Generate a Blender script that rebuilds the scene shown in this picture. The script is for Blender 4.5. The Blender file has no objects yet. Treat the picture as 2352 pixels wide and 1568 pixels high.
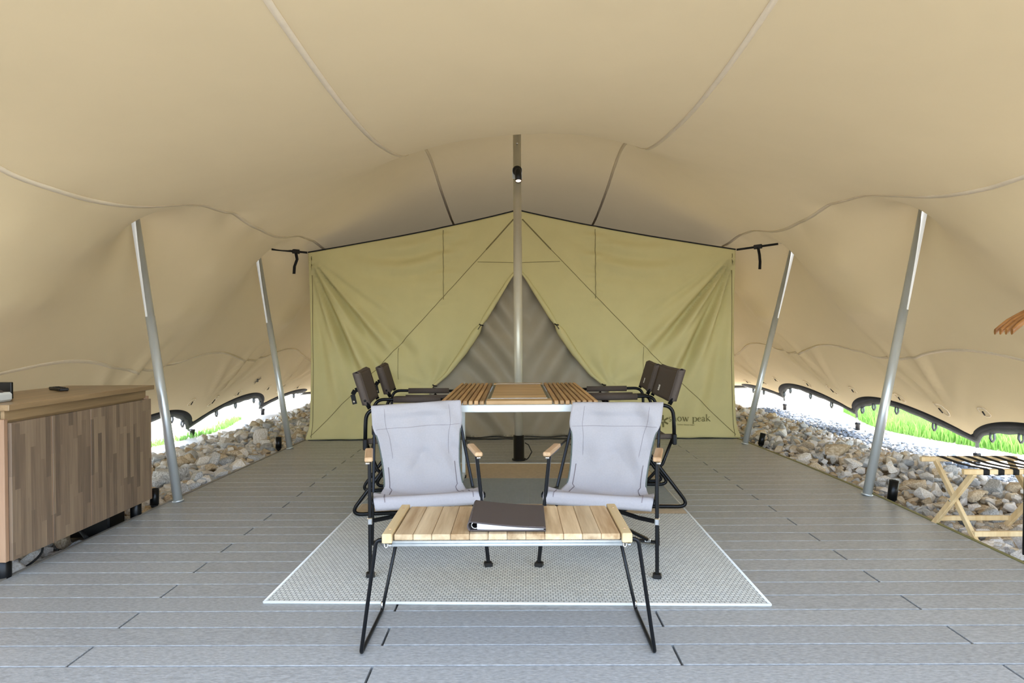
import bpy, bmesh, math, random
import numpy as np
from mathutils import Vector, Matrix
C = bpy.context.scene.collection
PI = math.pi
rng = random.Random(7)

# ------------------------------------------------------------ camera, light
cam_d = bpy.data.cameras.new('camera'); cam = bpy.data.objects.new('camera', cam_d); C.objects.link(cam)
cam_d.sensor_width = 36.0; cam_d.lens = 36.0 * 1408 / 2352; cam_d.clip_start = .02; cam_d.clip_end = 400
cam.matrix_world = (Matrix.Translation((0, 0, 1.2)) @ Matrix.Rotation(8 / 1408, 4, 'Z')
                    @ Matrix.Rotation(PI / 2 - 14 / 1408, 4, 'X') @ Matrix.Rotation(-.006, 4, 'Z'))
bpy.context.scene.camera = cam
sc = bpy.context.scene
sc.view_settings.view_transform = 'Standard'; sc.view_settings.look = 'None'
sc.view_settings.gamma = 1.0; sc.view_settings.use_curve_mapping = False
sc.view_settings.exposure = .92
sc.cycles.max_bounces = 7; sc.cycles.diffuse_bounces = 5; sc.cycles.glossy_bounces = 3
sc.cycles.transmission_bounces = 5; sc.cycles.transparent_max_bounces = 4
sc.cycles.sample_clamp_indirect = 8.0; sc.cycles.caustics_reflective = False; sc.cycles.caustics_refractive = False
SUN_EL, SUN_AZ = 62, 38
world = bpy.data.worlds.new('sky'); sc.world = world; world.use_nodes = True
wn = world.node_tree; bg = wn.nodes['Background']
sky = wn.nodes.new('ShaderNodeTexSky'); sky.sky_type = 'NISHITA'; sky.sun_disc = False
sky.sun_elevation = math.radians(SUN_EL); sky.sun_rotation = math.radians(SUN_AZ)
sky.air_density = 1.0; sky.dust_density = 2.5; sky.ozone_density = .6
hs = wn.nodes.new('ShaderNodeHueSaturation'); hs.inputs['Saturation'].default_value = .75
wn.links.new(sky.outputs[0], hs.inputs['Color']); wn.links.new(hs.outputs[0], bg.inputs[0]); bg.inputs[1].default_value = .80
sun_d = bpy.data.lights.new('sun', 'SUN'); sun_d.energy = 2.4; sun_d.angle = math.radians(1.5); sun_d.color = (1, .95, .87)
sun = bpy.data.objects.new('sun', sun_d); C.objects.link(sun)
el, az = math.radians(SUN_EL), math.radians(SUN_AZ)
sdir = Vector((math.sin(az) * math.cos(el), math.cos(az) * math.cos(el), math.sin(el)))
sun.rotation_euler = (-sdir).to_track_quat('-Z', 'Y').to_euler(); sun.location = (0, 0, 12)

# ------------------------------------------------------------ helpers
def lin(c):
    return tuple((x / 255 / 12.92 if x / 255 <= .04045 else ((x / 255 + .055) / 1.055) ** 2.4) for x in c)

class N:
    def __init__(s, name):
        s.m = bpy.data.materials.new(name); s.m.use_nodes = True; s.t = s.m.node_tree
        s.b = s.t.nodes['Principled BSDF']; s.out = s.t.nodes['Material Output']
    def n(s, typ, **kw):
        x = s.t.nodes.new('ShaderNode' + typ)
        for k, v in kw.items(): setattr(x, k, v)
        return x
    def l(s, a, b): s.t.links.new(a, b)

def mat(name, col, rough=.6, metal=0., var=.0, scale=8., stretch=(1, 1, 1), bump=0., bscale=None, rnd=0., spec=.5, col2=None, detail=4., trans=0., emit=None, coat=0., sheen=0.):
    """one procedural material: noise between two tones, optional bump, per-object tone shift, optional translucency"""
    k = N(name); b = k.b
    c = lin(col); b.inputs['Roughness'].default_value = rough; b.inputs['Metallic'].default_value = metal
    b.inputs['Specular IOR Level'].default_value = spec
    if coat: b.inputs['Coat Weight'].default_value = coat; b.inputs['Coat Roughness'].default_value = .15
    if sheen: b.inputs['Sheen Weight'].default_value = sheen
    tc = k.n('TexCoord'); mp = k.n('Mapping'); mp.inputs['Scale'].default_value = stretch
    k.l(tc.outputs['Object'], mp.inputs[0])
    if rnd:
        oi0 = k.n('ObjectInfo'); mu = k.n('VectorMath', operation='SCALE'); mu.inputs[0].default_value = (37, 23, 11)
        k.l(oi0.outputs['Random'], mu.inputs['Scale']); k.l(mu.outputs[0], mp.inputs['Location'])
    d = col2 and lin(col2) or tuple(x * (1 - var) for x in c)
    nz = k.n('TexNoise'); nz.inputs['Scale'].default_value = scale; nz.inputs['Detail'].default_value = detail; nz.inputs['Roughness'].default_value = .6
    k.l(mp.outputs[0], nz.inputs['Vector'])
    rp = k.n('ValToRGB'); rp.color_ramp.elements[0].position = .32; rp.color_ramp.elements[1].position = .68
    rp.color_ramp.elements[0].color = (*d, 1); rp.color_ramp.elements[1].color = (*c, 1)
    k.l(nz.outputs[0], rp.inputs[0]); colout = rp.outputs[0]
    if rnd:
        oi = k.n('ObjectInfo'); mr = k.n('MapRange'); mr.inputs['To Min'].default_value = 1 - rnd; mr.inputs['To Max'].default_value = 1 + rnd
        k.l(oi.outputs['Random'], mr.inputs[0])
        mx = k.n('VectorMath', operation='SCALE'); k.l(colout, mx.inputs[0]); k.l(mr.outputs[0], mx.inputs['Scale']); colout = mx.outputs[0]
    k.l(colout, b.inputs['Base Color'])
    if bump:
        bn = k.n('TexNoise'); bn.inputs['Scale'].default_value = bscale or scale * 6; bn.inputs['Detail'].default_value = 3
        k.l(mp.outputs[0], bn.inputs['Vector']); bp = k.n('Bump'); bp.inputs['Strength'].default_value = bump; bp.inputs['Distance'].default_value = .01
        k.l(bn.outputs[0], bp.inputs['Height']); k.l(bp.outputs[0], b.inputs['Normal'])
    if trans:
        tr = k.n('BsdfTranslucent'); k.l(colout, tr.inputs[0]); ms = k.n('MixShader'); ms.inputs[0].default_value = trans
        k.l(b.outputs[0], ms.inputs[1]); k.l(tr.outputs[0], ms.inputs[2]); k.l(ms.outputs[0], k.out.inputs[0])
    if emit:
        b.inputs['Emission Color'].default_value = (*lin(emit[0]), 1); b.inputs['Emission Strength'].default_value = emit[1]
    return k.m

def wood(name, light, dark, axis=1, scale=14., rough=.5, rnd=.12, contrast=.5):
    """straight grained wood, the grain runs along the given axis"""
    st = [1, 1, 1]; st[axis] = .07
    return mat(name, light, rough, col2=dark, scale=scale, stretch=tuple(st), rnd=rnd, detail=6, bump=.06, bscale=60)

def stave_wood(name, cols):
    """butcher-block veneer: narrow vertical staves of random tone with grain (flat print of one veneered board)"""
    k = N(name); b = k.b; b.inputs['Roughness'].default_value = .38
    tc = k.n('TexCoord'); sp = k.n('SeparateXYZ'); k.l(tc.outputs['Object'], sp.inputs[0])
    W = .034
    def m(op, a, bb=None, cc=None):
        x = k.n('Math', operation=op)
        for i, q in enumerate((a, bb, cc)):
            if q is None: continue
            if isinstance(q, (int, float)): x.inputs[i].default_value = q
            else: k.l(q, x.inputs[i])
        return x.outputs[0]
    h = m('ADD', sp.outputs[0], sp.outputs[1])
    col = m('FLOOR', m('DIVIDE', h, W))
    w1 = k.n('TexWhiteNoise', noise_dimensions='1D'); k.l(col, w1.inputs['W'])
    row = m('FLOOR', m('ADD', m('DIVIDE', sp.outputs[2], .33), m('MULTIPLY', w1.outputs['Value'], 7.3)))
    cb = k.n('CombineXYZ'); k.l(col, cb.inputs[0]); k.l(row, cb.inputs[1])
    w2 = k.n('TexWhiteNoise', noise_dimensions='2D'); k.l(cb.outputs[0], w2.inputs['Vector'])
    mp = k.n('Mapping'); mp.inputs['Scale'].default_value = (60, 60, 3.0); k.l(tc.outputs['Object'], mp.inputs[0])
    ad = k.n('VectorMath', operation='ADD'); k.l(mp.outputs[0], ad.inputs[0]); k.l(w2.outputs['Color'], ad.inputs[1])
    nz = k.n('TexNoise'); nz.inputs['Scale'].default_value = 1.6; nz.inputs['Detail'].default_value = 5; k.l(ad.outputs[0], nz.inputs['Vector'])
    f = m('ADD', m('MULTIPLY', w2.outputs['Value'], .44), m('MULTIPLY', nz.outputs[0], .56))
    rp = k.n('ValToRGB'); e = rp.color_ramp.elements; e[0].position = .12; e[1].position = .95
    e[0].color = (*lin(cols[0]), 1); e[1].color = (*lin(cols[2]), 1); q = e.new(.5); q.color = (*lin(cols[1]), 1)
    k.l(f, rp.inputs[0]); k.l(rp.outputs[0], b.inputs['Base Color'])
    return k.m

def weave(name, c1, c2, sx, sy, depth=.5, rough=.85):
    """woven matting: small staggered loops"""
    k = N(name); b = k.b; b.inputs['Roughness'].default_value = rough; b.inputs['Specular IOR Level'].default_value = .2
    tc = k.n('TexCoord'); br = k.n('TexBrick'); k.l(tc.outputs['Object'], br.inputs['Vector'])
    br.inputs['Color1'].default_value = (*lin(c1), 1); br.inputs['Color2'].default_value = (*[x * .86 for x in lin(c1)], 1)
    br.inputs['Mortar'].default_value = (*lin(c2), 1); br.inputs['Scale'].default_value = 1
    br.inputs['Brick Width'].default_value = sx; br.inputs['Row Height'].default_value = sy
    br.inputs['Mortar Size'].default_value = sy * .13; br.inputs['Mortar Smooth'].default_value = .6
    k.l(br.outputs['Color'], b.inputs['Base Color'])
    bp = k.n('Bump'); bp.inputs['Strength'].default_value = depth; bp.inputs['Distance'].default_value = .004; bp.invert = True
    k.l(br.outputs['Fac'], bp.inputs['Height']); k.l(bp.outputs[0], b.inputs['Normal'])
    return k.m

class MB:
    """mesh builder: collects shapes, then links them as ONE mesh object"""
    def __init__(s): s.v = []; s.f = []; s.mi = []; s.cur = 0; s.sm = []
    def add(s, vs, fs, smooth=False):
        o = len(s.v); s.v += [tuple(p) for p in vs]
        for f in fs: s.f.append(tuple(i + o for i in f)); s.mi.append(s.cur); s.sm.append(smooth)
        return s
    def box(s, c, d, bev=.0, M=None):
        h = [x / 2 for x in d]; b = min(bev, *[x * .45 for x in h]) if bev else 0
        if not b:
            vs = [Vector((x * h[0], y * h[1], z * h[2])) for x in (-1, 1) for y in (-1, 1) for z in (-1, 1)]
            fs = [(0, 1, 3, 2), (4, 6, 7, 5), (0, 4, 5, 1), (2, 3, 7, 6), (0, 2, 6, 4), (1, 5, 7, 3)]
        else:
            vs = []; idx = {}
            for x in (-1, 1):
                for y in (-1, 1):
                    for z in (-1, 1):
                        for a in range(3):
                            p = [x * (h[0] - b), y * (h[1] - b), z * (h[2] - b)]; p[a] = (x, y, z)[a] * h[a]
                            idx[(x, y, z, a)] = len(vs); vs.append(Vector(p))
            fs = []
            I = lambda x, y, z, a: idx[(x, y, z, a)]
            for sg in (-1, 1):
                q = [(-1, -1), (1, -1), (1, 1), (-1, 1)]; q = q if sg > 0 else q[::-1]
                fs.append([I(sg, u, v, 0) for u, v in q]); fs.append([I(u, sg, v, 1) for v, u in q]); fs.append([I(u, v, sg, 2) for u, v in q])
            for u in (-1, 1):
                for v in (-1, 1):
                    fs.append([I(-1, u, v, 1), I(1, u, v, 1), I(1, u, v, 2), I(-1, u, v, 2)])
                    fs.append([I(u, -1, v, 0), I(u, 1, v, 0), I(u, 1, v, 2), I(u, -1, v, 2)])
                    fs.append([I(u, v, -1, 0), I(u, v, 1, 0), I(u, v, 1, 1), I(u, v, -1, 1)])
                    for w in (-1, 1): fs.append([I(u, v, w, 0), I(u, v, w, 1), I(u, v, w, 2)])
        M = M or Matrix.Identity(3); c = Vector(c)
        return s.add([c + M @ p for p in vs], fs)
    def bar(s, a, b, w, t, up=(0, 0, 1), bev=.0):
        """rectangular bar from a to b, w wide, t thick (along up)"""
        a, b = Vector(a), Vector(b); d = b - a; L = d.length; d.normalize(); up = Vector(up)
        x = d.cross(up)
        if x.length < 1e-4: x = d.cross(Vector((0, 1, 0)))
        x.normalize(); z = x.cross(d)
        return s.box((a + b) / 2, (L, w, t), bev, Matrix((d, x, z)).transposed())
    def tube(s, pts, r, n=10, caps=True, closed=False):
        pts = [Vector(p) for p in pts]; m = len(pts); rs = r if isinstance(r, (list, tuple)) else [r] * m
        vs = []; fs = []; nrm = None
        for i in range(m):
            if closed: d = (pts[(i + 1) % m] - pts[i - 1])
            else: d = pts[min(i + 1, m - 1)] - pts[max(i - 1, 0)]
            d.normalize()
            if nrm is None:
                nrm = d.orthogonal().normalized()
            nrm = (nrm - d * nrm.dot(d)); nrm = nrm.normalized() if nrm.length > 1e-5 else d.orthogonal().normalized()
            bi = d.cross(nrm)
            for k in range(n):
                an = 2 * PI * k / n; vs.append(pts[i] + (nrm * math.cos(an) + bi * math.sin(an)) * rs[i])
        for i in range(m if closed else m - 1):
            for k in range(n):
                a, b = i * n + k, i * n + (k + 1) % n; c, d = ((i + 1) % m) * n + (k + 1) % n, ((i + 1) % m) * n + k
                fs.append((a, b, c, d))
        s.add(vs, fs, True)
        if caps and not closed:
            o = len(s.v) - len(vs)
            for st, rev in ((0, True), ((m - 1) * n, False)):
                f = [o + st + k for k in range(n)]; s.f.append(tuple(f[::-1] if rev else f)); s.mi.append(s.cur); s.sm.append(False)
        return s
    def lathe(s, c, prof, n=20, M=None):
        M = M or Matrix.Identity(3); c = Vector(c); vs = []; fs = []
        for r, z in prof:
            for k in range(n):
                a = 2 * PI * k / n; vs.append(c + M @ Vector((r * math.cos(a), r * math.sin(a), z)))
        for i in range(len(prof) - 1):
            for k in range(n):
                fs.append((i * n + k, i * n + (k + 1) % n, (i + 1) * n + (k + 1) % n, (i + 1) * n + k))
        s.add(vs, fs, True); o = len(s.v) - len(vs)
        if prof[0][0] > 1e-4: s.f.append(tuple(o + k for k in range(n))[::-1]); s.mi.append(s.cur); s.sm.append(False)
        if prof[-1][0] > 1e-4: s.f.append(tuple(o + (len(prof) - 1) * n + k for k in range(n))); s.mi.append(s.cur); s.sm.append(False)
        return s
    def grid(s, G, flip=False, thick=0.):
        """G[i][j] points; optional thickness closes it to a thin sheet"""
        G = np.asarray(G, float); nu, nv = G.shape[:2]
        def faces(o, fl):
            F = []
            for i in range(nu - 1):
                for j in range(nv - 1):
                    q = (o + i * nv + j, o + (i + 1) * nv + j, o + (i + 1) * nv + j + 1, o + i * nv + j + 1)
                    F.append(q[::-1] if fl else q)
            return F
        if not thick: return s.add(G.reshape(-1, 3).tolist(), faces(0, flip), True)
        du = np.gradient(G, axis=0); dv = np.gradient(G, axis=1); nn = np.cross(du, dv); nn /= np.linalg.norm(nn, axis=2, keepdims=True) + 1e-9
        A = G + nn * thick / 2; B = G - nn * thick / 2; o = nu * nv
        F = faces(0, False) + faces(o, True)
        ring = [(i, 0) for i in range(nu)] + [(nu - 1, j) for j in range(1, nv)] + [(i, nv - 1) for i in range(nu - 2, -1, -1)] + [(0, j) for j in range(nv - 2, 0, -1)]
        for k in range(len(ring)):
            a = ring[k][0] * nv + ring[k][1]; b = ring[(k + 1) % len(ring)]; b = b[0] * nv + b[1]
            F.append((b, a, a + o, b + o))
        s.add(A.reshape(-1, 3).tolist() + B.reshape(-1, 3).tolist(), F, True)
        for k in range(len(ring)): s.sm[-1 - k] = False
        return s
    def build(s, name, m, parent=None, loc=(0, 0, 0), rz=0.):
        me = bpy.data.meshes.new(name); me.from_pydata(s.v, [], s.f)
        for x in (m if isinstance(m, (list, tuple)) else [m]): me.materials.append(x)
        me.polygons.foreach_set('material_index', s.mi); me.polygons.foreach_set('use_smooth', s.sm); me.update()
        o = bpy.data.objects.new(name, me); C.objects.link(o)
        if parent: o.parent = parent
        else: o.location = loc; o.rotation_euler[2] = rz
        return o

def tag(o, label=None, cat=None, group=None, kind=None):
    for k, v in (('label', label), ('category', cat), ('group', group), ('kind', kind)):
        if v: o[k] = v
    return o
def empty(name, loc=(0, 0, 0), rz=0., label=None, cat=None, group=None):
    o = bpy.data.objects.new(name, None); C.objects.link(o); o.location = loc; o.rotation_euler[2] = rz; o.empty_display_size = .1
    return tag(o, label, cat, group)
def copy_tree(o, parent=None):
    c = o.copy(); C.objects.link(c)
    if parent: c.parent = parent
    for ch in list(o.children): copy_tree(ch, c)
    return c
def arc(p0, p1, p2, n=6, t=.35):
    """round the corner p1 between p0 and p2"""
    p0, p1, p2 = Vector(p0), Vector(p1), Vector(p2); a = p1 + (p0 - p1).normalized() * t; b = p1 + (p2 - p1).normalized() * t
    return [a * (1 - u) ** 2 + p1 * 2 * u * (1 - u) + b * u * u for u in [i / n for i in range(n + 1)]]
def interp(x, xs, ys): return float(np.interp(x, xs, ys))

# ------------------------------------------------------------ materials
M_canopy = mat('canopy_cloth', (206, 187, 148), .8, var=.03, scale=3, bump=.05, bscale=900, trans=.035, spec=.2)
M_seam = mat('seam_tape', (242, 226, 196), .7, var=.05, scale=30, trans=.05, spec=.2)
M_hem = mat('black_webbing', (38, 38, 38), .8, var=.3, scale=60, spec=.2)
M_hemgrey = mat('grey_webbing', (104, 106, 104), .8, var=.2, scale=60, spec=.2)
M_tent = mat('olive_cloth', (216, 207, 152), .75, var=.05, scale=4, bump=.05, bscale=700, trans=.06, spec=.25)
M_tentseam = mat('olive_seam', (132, 122, 80), .8, var=.1, scale=30)
M_mesh = mat('door_mesh', (166, 156, 134), .55, var=.10, scale=3, bump=.08, bscale=900, spec=.5)
M_black = mat('black_metal', (26, 27, 29), .32, .6, var=.1, scale=20)
M_blackm = mat('black_plastic', (16, 16, 17), .45, var=.2, scale=30)
M_strap = mat('black_strap', (14, 14, 14), .8, var=.2, scale=80)
M_chrome = mat('bright_steel', (225, 225, 222), .22, 1., var=.05, scale=20)
M_galv = mat('galvanised_steel', (214, 220, 220), .34, .55, var=.14, scale=16, stretch=(1, 1, .15))
M_white = mat('white_aluminium', (222, 228, 228), .35, .25, var=.03, scale=10)
M_plank = mat('deck_composite', (178, 180, 178), .42, col2=(144, 145, 143), scale=95, stretch=(.45, 1.3, 1), rnd=.05, bump=.15, bscale=180, spec=.5)
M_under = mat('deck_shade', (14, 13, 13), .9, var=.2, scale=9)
M_trimL = mat('grey_edge_trim', (150, 146, 138), .45, .3, var=.15, scale=12)
M_trimR = mat('olive_edge_trim', (140, 136, 88), .6, var=.15, scale=12)
M_grey = mat('grey_canvas', (178, 174, 175), .9, var=.06, scale=120, bump=.1, bscale=500, spec=.15)
M_stitch = mat('dark_stitch', (138, 128, 131), .9, var=.2, scale=90)
M_bind = mat('green_binding', (96, 104, 96), .85, var=.1, scale=60)
M_brown = mat('brown_canvas', (94, 84, 76), .9, var=.08, scale=90, bump=.08, bscale=500, spec=.2)
M_label = mat('white_label', (238, 236, 230), .7, var=.03, scale=40)
M_arm = wood('pale_oak', (222, 188, 146), (186, 146, 104), 1, 26)
M_top = wood('worn_plank', (222, 198, 158), (158, 126, 86), 1, 16, rnd=.16)
M_block = wood('pale_pine', (226, 204, 160), (206, 178, 128), 1, 22)
M_slat = wood('teak_slat', (204, 164, 112), (150, 112, 72), 1, 26, rnd=.22)
M_panel = wood('acacia_board', (216, 182, 132), (166, 128, 82), 0, 22, rnd=.14)
M_rack = wood('beech', (238, 214, 168), (214, 182, 130), 2, 20)
M_hang = wood('varnished_beech', (176, 122, 66), (130, 84, 42), 0, 22, rough=.3)
M_cab = stave_wood('walnut_staves', ((92, 78, 66), (130, 110, 90), (160, 138, 112)))
M_cabtop = wood('walnut_top', (166, 138, 100), (128, 104, 74), 1, 18, rough=.3, rnd=0)
M_cabend = wood('light_walnut', (186, 152, 122), (160, 124, 96), 2, 14, rough=.45, rnd=0)
M_leather = mat('brown_leather', (78, 68, 64), .55, var=.12, scale=160, bump=.25, bscale=420)
M_paper = mat('paper', (232, 236, 246), .7, var=.03, scale=4, stretch=(1, 1, 90))
M_rug1 = weave('rug_pale', (232, 234, 228), (138, 142, 138), .023, .019)
M_rug2 = weave('rug_tan', (222, 202, 170), (166, 146, 116), .022, .012)
M_rug3 = weave('rug_grey', (186, 191, 186), (118, 126, 122), .022, .012)
M_rugE = mat('rug_binding', (226, 228, 224), .85, var=.05, scale=60)
M_rock = [mat('rock_white', (250, 246, 240), .9, col2=(206, 196, 180), scale=9, rnd=.16, bump=.5, bscale=30, spec=.1),
          mat('rock_tan', (234, 218, 190), .9, col2=(176, 152, 120), scale=9, rnd=.16, bump=.5, bscale=30, spec=.1),
          mat('rock_grey', (226, 226, 224), .9, col2=(150, 150, 148), scale=9, rnd=.16, bump=.5, bscale=30, spec=.1)]
M_blue = mat('blue_gravel', (150, 158, 166), .9, col2=(96, 104, 112), scale=20, spec=.2)
M_sand = mat('pale_sand', (226, 220, 208), .95, col2=(200, 190, 172), scale=1.4, detail=8, bump=.4, bscale=40, spec=.1)
M_soil = mat('gravel_bed', (186, 174, 154), .95, col2=(110, 96, 78), scale=14, detail=8, bump=.6, bscale=40, spec=.1)
M_grass = mat('grass', (166, 208, 120), .8, col2=(120, 176, 84), scale=2, trans=.3, spec=.2)
M_lamp = mat('lamp_lens', (255, 226, 190), .4, emit=((255, 214, 170), 3.0))
M_bounce_cut = mat('bounce_cut_grey', (120, 118, 114), .95, col2=(92, 90, 88), scale=30, bump=.4, bscale=80, spec=.1)  # dark tone chosen to send less light up to the canopy
M_roof = mat('gap_darkening_roof', (44, 36, 28), .9, var=.15, scale=6, spec=.1)  # unseen roof made near-black so the canopy above it looks shaded
M_text = mat('dark_print', (112, 106, 62), .8, var=.05, scale=30)
M_printb = mat('black_print', (34, 30, 26), .8)
# ------------------------------------------------------------ canopy surface (force density fit)
CX, CL, Y0, Y1 = .13, 5.5, 0.8, 13.0
POLE_Y = (2.36, 4.5, 6.64, 8.8, 10.9)
TIPS_L = (1.2, 3.5, 5.8, 8.1, 10.4, 12.4); TIPS_R = (1.7, 3.95, 6.2, 8.4, 10.7, 12.4)
def solve_canopy(NU=95, NV=103, kb=.5, iters=700):
    L = CL; a = np.linspace(-L, L, NU); yv = np.linspace(Y0, Y1, NV); du = a[1] - a[0]; dv = yv[1] - yv[0]
    A, Y = np.meshgrid(a, yv, indexing='ij'); s = np.abs(A)
    X = CX + np.sign(A) * np.interp(s, [0, 3.02, L], [0, 2.96, 4.42]); Z = np.interp(s, [0, 3.02, L], [2.7, 2.1, .1])
    P = np.stack([X, Y, Z], -1); W = np.zeros((NU, NV, 3)); T = np.zeros((NU, NV, 3))
    def pin(aa, yy, p, w):
        i = min(max(int(round((aa + L) / du)), 0), NU - 1); j = min(max(int(round((yy - Y0) / dv)), 0), NV - 1)
        T[i, j] = (T[i, j] * W[i, j] + np.array(p) * w) / (W[i, j] + w); W[i, j] += w
    for y in POLE_Y:
        pin(-3.02, y, (-2.83, y, 2.20), 300); pin(3.02, y + .1, (3.09, y + .1, 2.25), 300)
    for y in TIPS_L: pin(-L, y, (-4.3, y, .07), 300)
    for y in TIPS_R: pin(L, y, (4.6, y, .16), 300)
    pin(0, 5.95, (.03, 5.95, 3.38), 300); pin(0, 10.6, (.13, 10.6, 3.0), 300);
    yk = [1.2, 2.2, 3.0, 3.7, 4.4, 5.0, 5.5, 5.95, 6.6, 7.1, 8.4, 10.4]
    zk = [2.60, 2.48, 2.455, 2.50, 2.63, 2.86, 3.16, 3.42, 3.32, 3.12, 2.82, 2.78]
    dk = [.06, .05, .04, .05, .08, .20, .28, .30, .20, .14, .07, .08]
    for i in range(NU):
        if abs(a[i]) > 1.35: continue
        for j in range(NV):
            if not 1.0 < yv[j] < 10.6: continue
            z = np.interp(yv[j], yk, zk) - np.interp(yv[j], yk, dk) * (abs(a[i]) / 1.03) ** 1.7 + .05 * a[i] * np.interp(yv[j], [4, 5.5], [1, 0])
            T[i, j, 2] = (T[i, j, 2] * W[i, j, 2] + z * .35) / (W[i, j, 2] + .35); W[i, j, 2] += .35
    for sg in (-1, 1):
        for y, z in ((2.9, 2.0), (3.4, 1.99), (3.8, 2.015), (4.15, 2.08), (4.6, 2.20), (5.05, 2.27), (5.6, 2.19), (6.0, 2.16), (6.3, 2.2), (6.7, 2.30), (7.1, 2.33), (7.6, 2.30), (8.2, 2.24)):
            pin(sg * 2.6, y, (CX + sg * 2.52, y, z + (.03 if sg > 0 else 0)), 4.5)
    for sg in (-1, 1):
        for y in (3.25, 3.5, 3.75, 5.4, 5.65, 5.9, 7.6, 7.8, 8.0):
            yy = y + (.1 if sg > 0 else 0); pin(sg * 3.1, yy, (CX + sg * 2.74, yy, 1.70), 2.5); pin(sg * 3.6, yy, (CX + sg * 3.0, yy, 1.36), 2.5)
    for i in range(NU):
        p = P[i, 0].copy(); p[2] = np.interp(abs(a[i]), [0, 3.02, L], [2.75, 2.15, .3]); T[i, 0] = p; W[i, 0] = 50
        p = P[i, -1].copy(); p[2] = np.interp(abs(a[i]), [0, 3.02, L], [.35, .25, .1]); p[0] *= .8; T[i, -1] = p; W[i, -1] = 50
    def op(P):
        R = W * P
        d = np.diff(P, axis=0) * (dv / du); R[:-1] -= d; R[1:] += d
        d = np.diff(P, axis=1) * (du / dv); R[:, :-1] -= d; R[:, 1:] += d
        for k in (0, -1):
            d = np.diff(P[k], axis=0) * 9.0; R[k, :-1] -= d; R[k, 1:] += d
        b = (P[2:] - 2 * P[1:-1] + P[:-2]) * kb; R[2:] += b; R[1:-1] -= 2 * b; R[:-2] += b
        b = (P[:, 2:] - 2 * P[:, 1:-1] + P[:, :-2]) * kb; R[:, 2:] += b; R[:, 1:-1] -= 2 * b; R[:, :-2] += b
        return R
    D = W + 4 + 12 * kb; r = W * T - op(P); z = r / D; p = z.copy(); rz = (r * z).sum((0, 1))
    for it in range(iters):
        Ap = op(p); al = rz / (p * Ap).sum((0, 1)); P = P + al * p; r = r - al * Ap
        z = r / D; n = (r * z).sum((0, 1)); p = z + (n / rz) * p; rz = n
        if rz.max() < 1e-10: break
    return P
def up2(P, axis):
    """Catmull-Rom doubling along one axis"""
    P = np.moveaxis(P, axis, 0); E = np.concatenate([[2 * P[0] - P[1]], P, [2 * P[-1] - P[-2]]])
    mid = (-E[:-3] + 9 * E[1:-2] + 9 * E[2:-1] - E[3:]) / 16
    out = np.empty((2 * len(P) - 1,) + P.shape[1:]); out[0::2] = P; out[1::2] = mid
    return np.moveaxis(out, 0, axis)
def normals(G):
    n = np.cross(np.gradient(G, axis=0), np.gradient(G, axis=1)); return n / (np.linalg.norm(n, axis=2, keepdims=True) + 1e-9)
CP = up2(up2(solve_canopy(), 0), 1)
CU, CV = CP.shape[:2]
ca = np.linspace(-CL, CL, CU); cy = np.linspace(Y0, Y1, CV)
CN = normals(CP)                      # points up / outwards
if CN[CU // 2, CV // 2, 2] < 0: CN = -CN
# tension folds fanning up from every anchor tip
AA, YY = np.meshgrid(ca, cy, indexing='ij')
disp = np.zeros_like(AA)
frnd = np.random.RandomState(3)
for side, tips in ((-1, TIPS_L), (1, TIPS_R)):
    for ty in tips:
        da = CL - side * AA; dy = YY - ty; r = np.hypot(da, dy); ph = np.arctan2(dy, da)
        p0 = frnd.uniform(0, 6.28)
        env = np.exp(-((r - .75) / .55) ** 2) * np.exp(-((ph + .1) / .5) ** 2) * (side * AA > 0)
        disp += env * (.030 * np.sin(ph * 19 + p0) + .018 * np.sin(ph * 34 + 2 * p0))
CP = CP + CN * disp[..., None]; CN2 = normals(CP); CN = CN2 if CN2[CU // 2, CV // 2, 2] > 0 else -CN2
def can(a, y):
    """point and outward normal of the canopy at material coordinates"""
    fi = min(max((a + CL) / (2 * CL) * (CU - 1), 0), CU - 1.001); fj = min(max((y - Y0) / (Y1 - Y0) * (CV - 1), 0), CV - 1.001)
    i, j = int(fi), int(fj); u, v = fi - i, fj - j
    g = lambda Q: (Q[i, j] * (1 - u) * (1 - v) + Q[i + 1, j] * u * (1 - v) + Q[i, j + 1] * (1 - u) * v + Q[i + 1, j + 1] * u * v)
    n = g(CN); return Vector(g(CP)), Vector(n / np.linalg.norm(n))
# ------------------------------------------------------------ ground and deck
def xl(y): return interp(y, [0, 3.0, 4.5, 5.8, 7.1, 11], [-2.55, -2.55, -2.53, -2.49, -2.44, -2.4])
def xr(y): return interp(y, [0, 3.1, 4.5, 5.6, 7.1, 11], [2.60, 2.625, 2.66, 2.63, 2.54, 2.45])
g = MB(); n = 40
g.add([(-90, -60, -.14), (90, -60, -.14), (90, 150, -.14), (-90, 150, -.14)], [(0, 1, 2, 3)])
tag(g.build('ground', M_sand), kind='structure')
fc = MB(); fc.add([(-9, -16, -.134), (9, -16, -.134), (9, .35, -.134), (-9, .35, -.134)], [(0, 1, 2, 3)]); tag(fc.build('bounce_cut_patch', M_bounce_cut), kind='structure')  # unseen dark ground added behind the camera to cut bounce on the canopy
for nm, x0, x1 in (('left', -3.95, -2.3), ('right', 2.3, 4.1)):
    q = MB(); R_ = np.random.RandomState(5)
    G = [[(x0 + (x1 - x0) * i / 9, -1 + 13 * j / 50, -.132 + .012 * R_.rand()) for j in range(51)] for i in range(10)]
    q.grid(G); tag(q.build('gravel_bed', M_soil), 'brown earth under the loose rocks along the %s edge of the deck' % nm, 'earth', kind='structure')
floor = empty('floor', (0, 0, 0)); tag(floor, kind='structure')
PITCH, YB, GAP = .148, 2.515, .006
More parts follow.
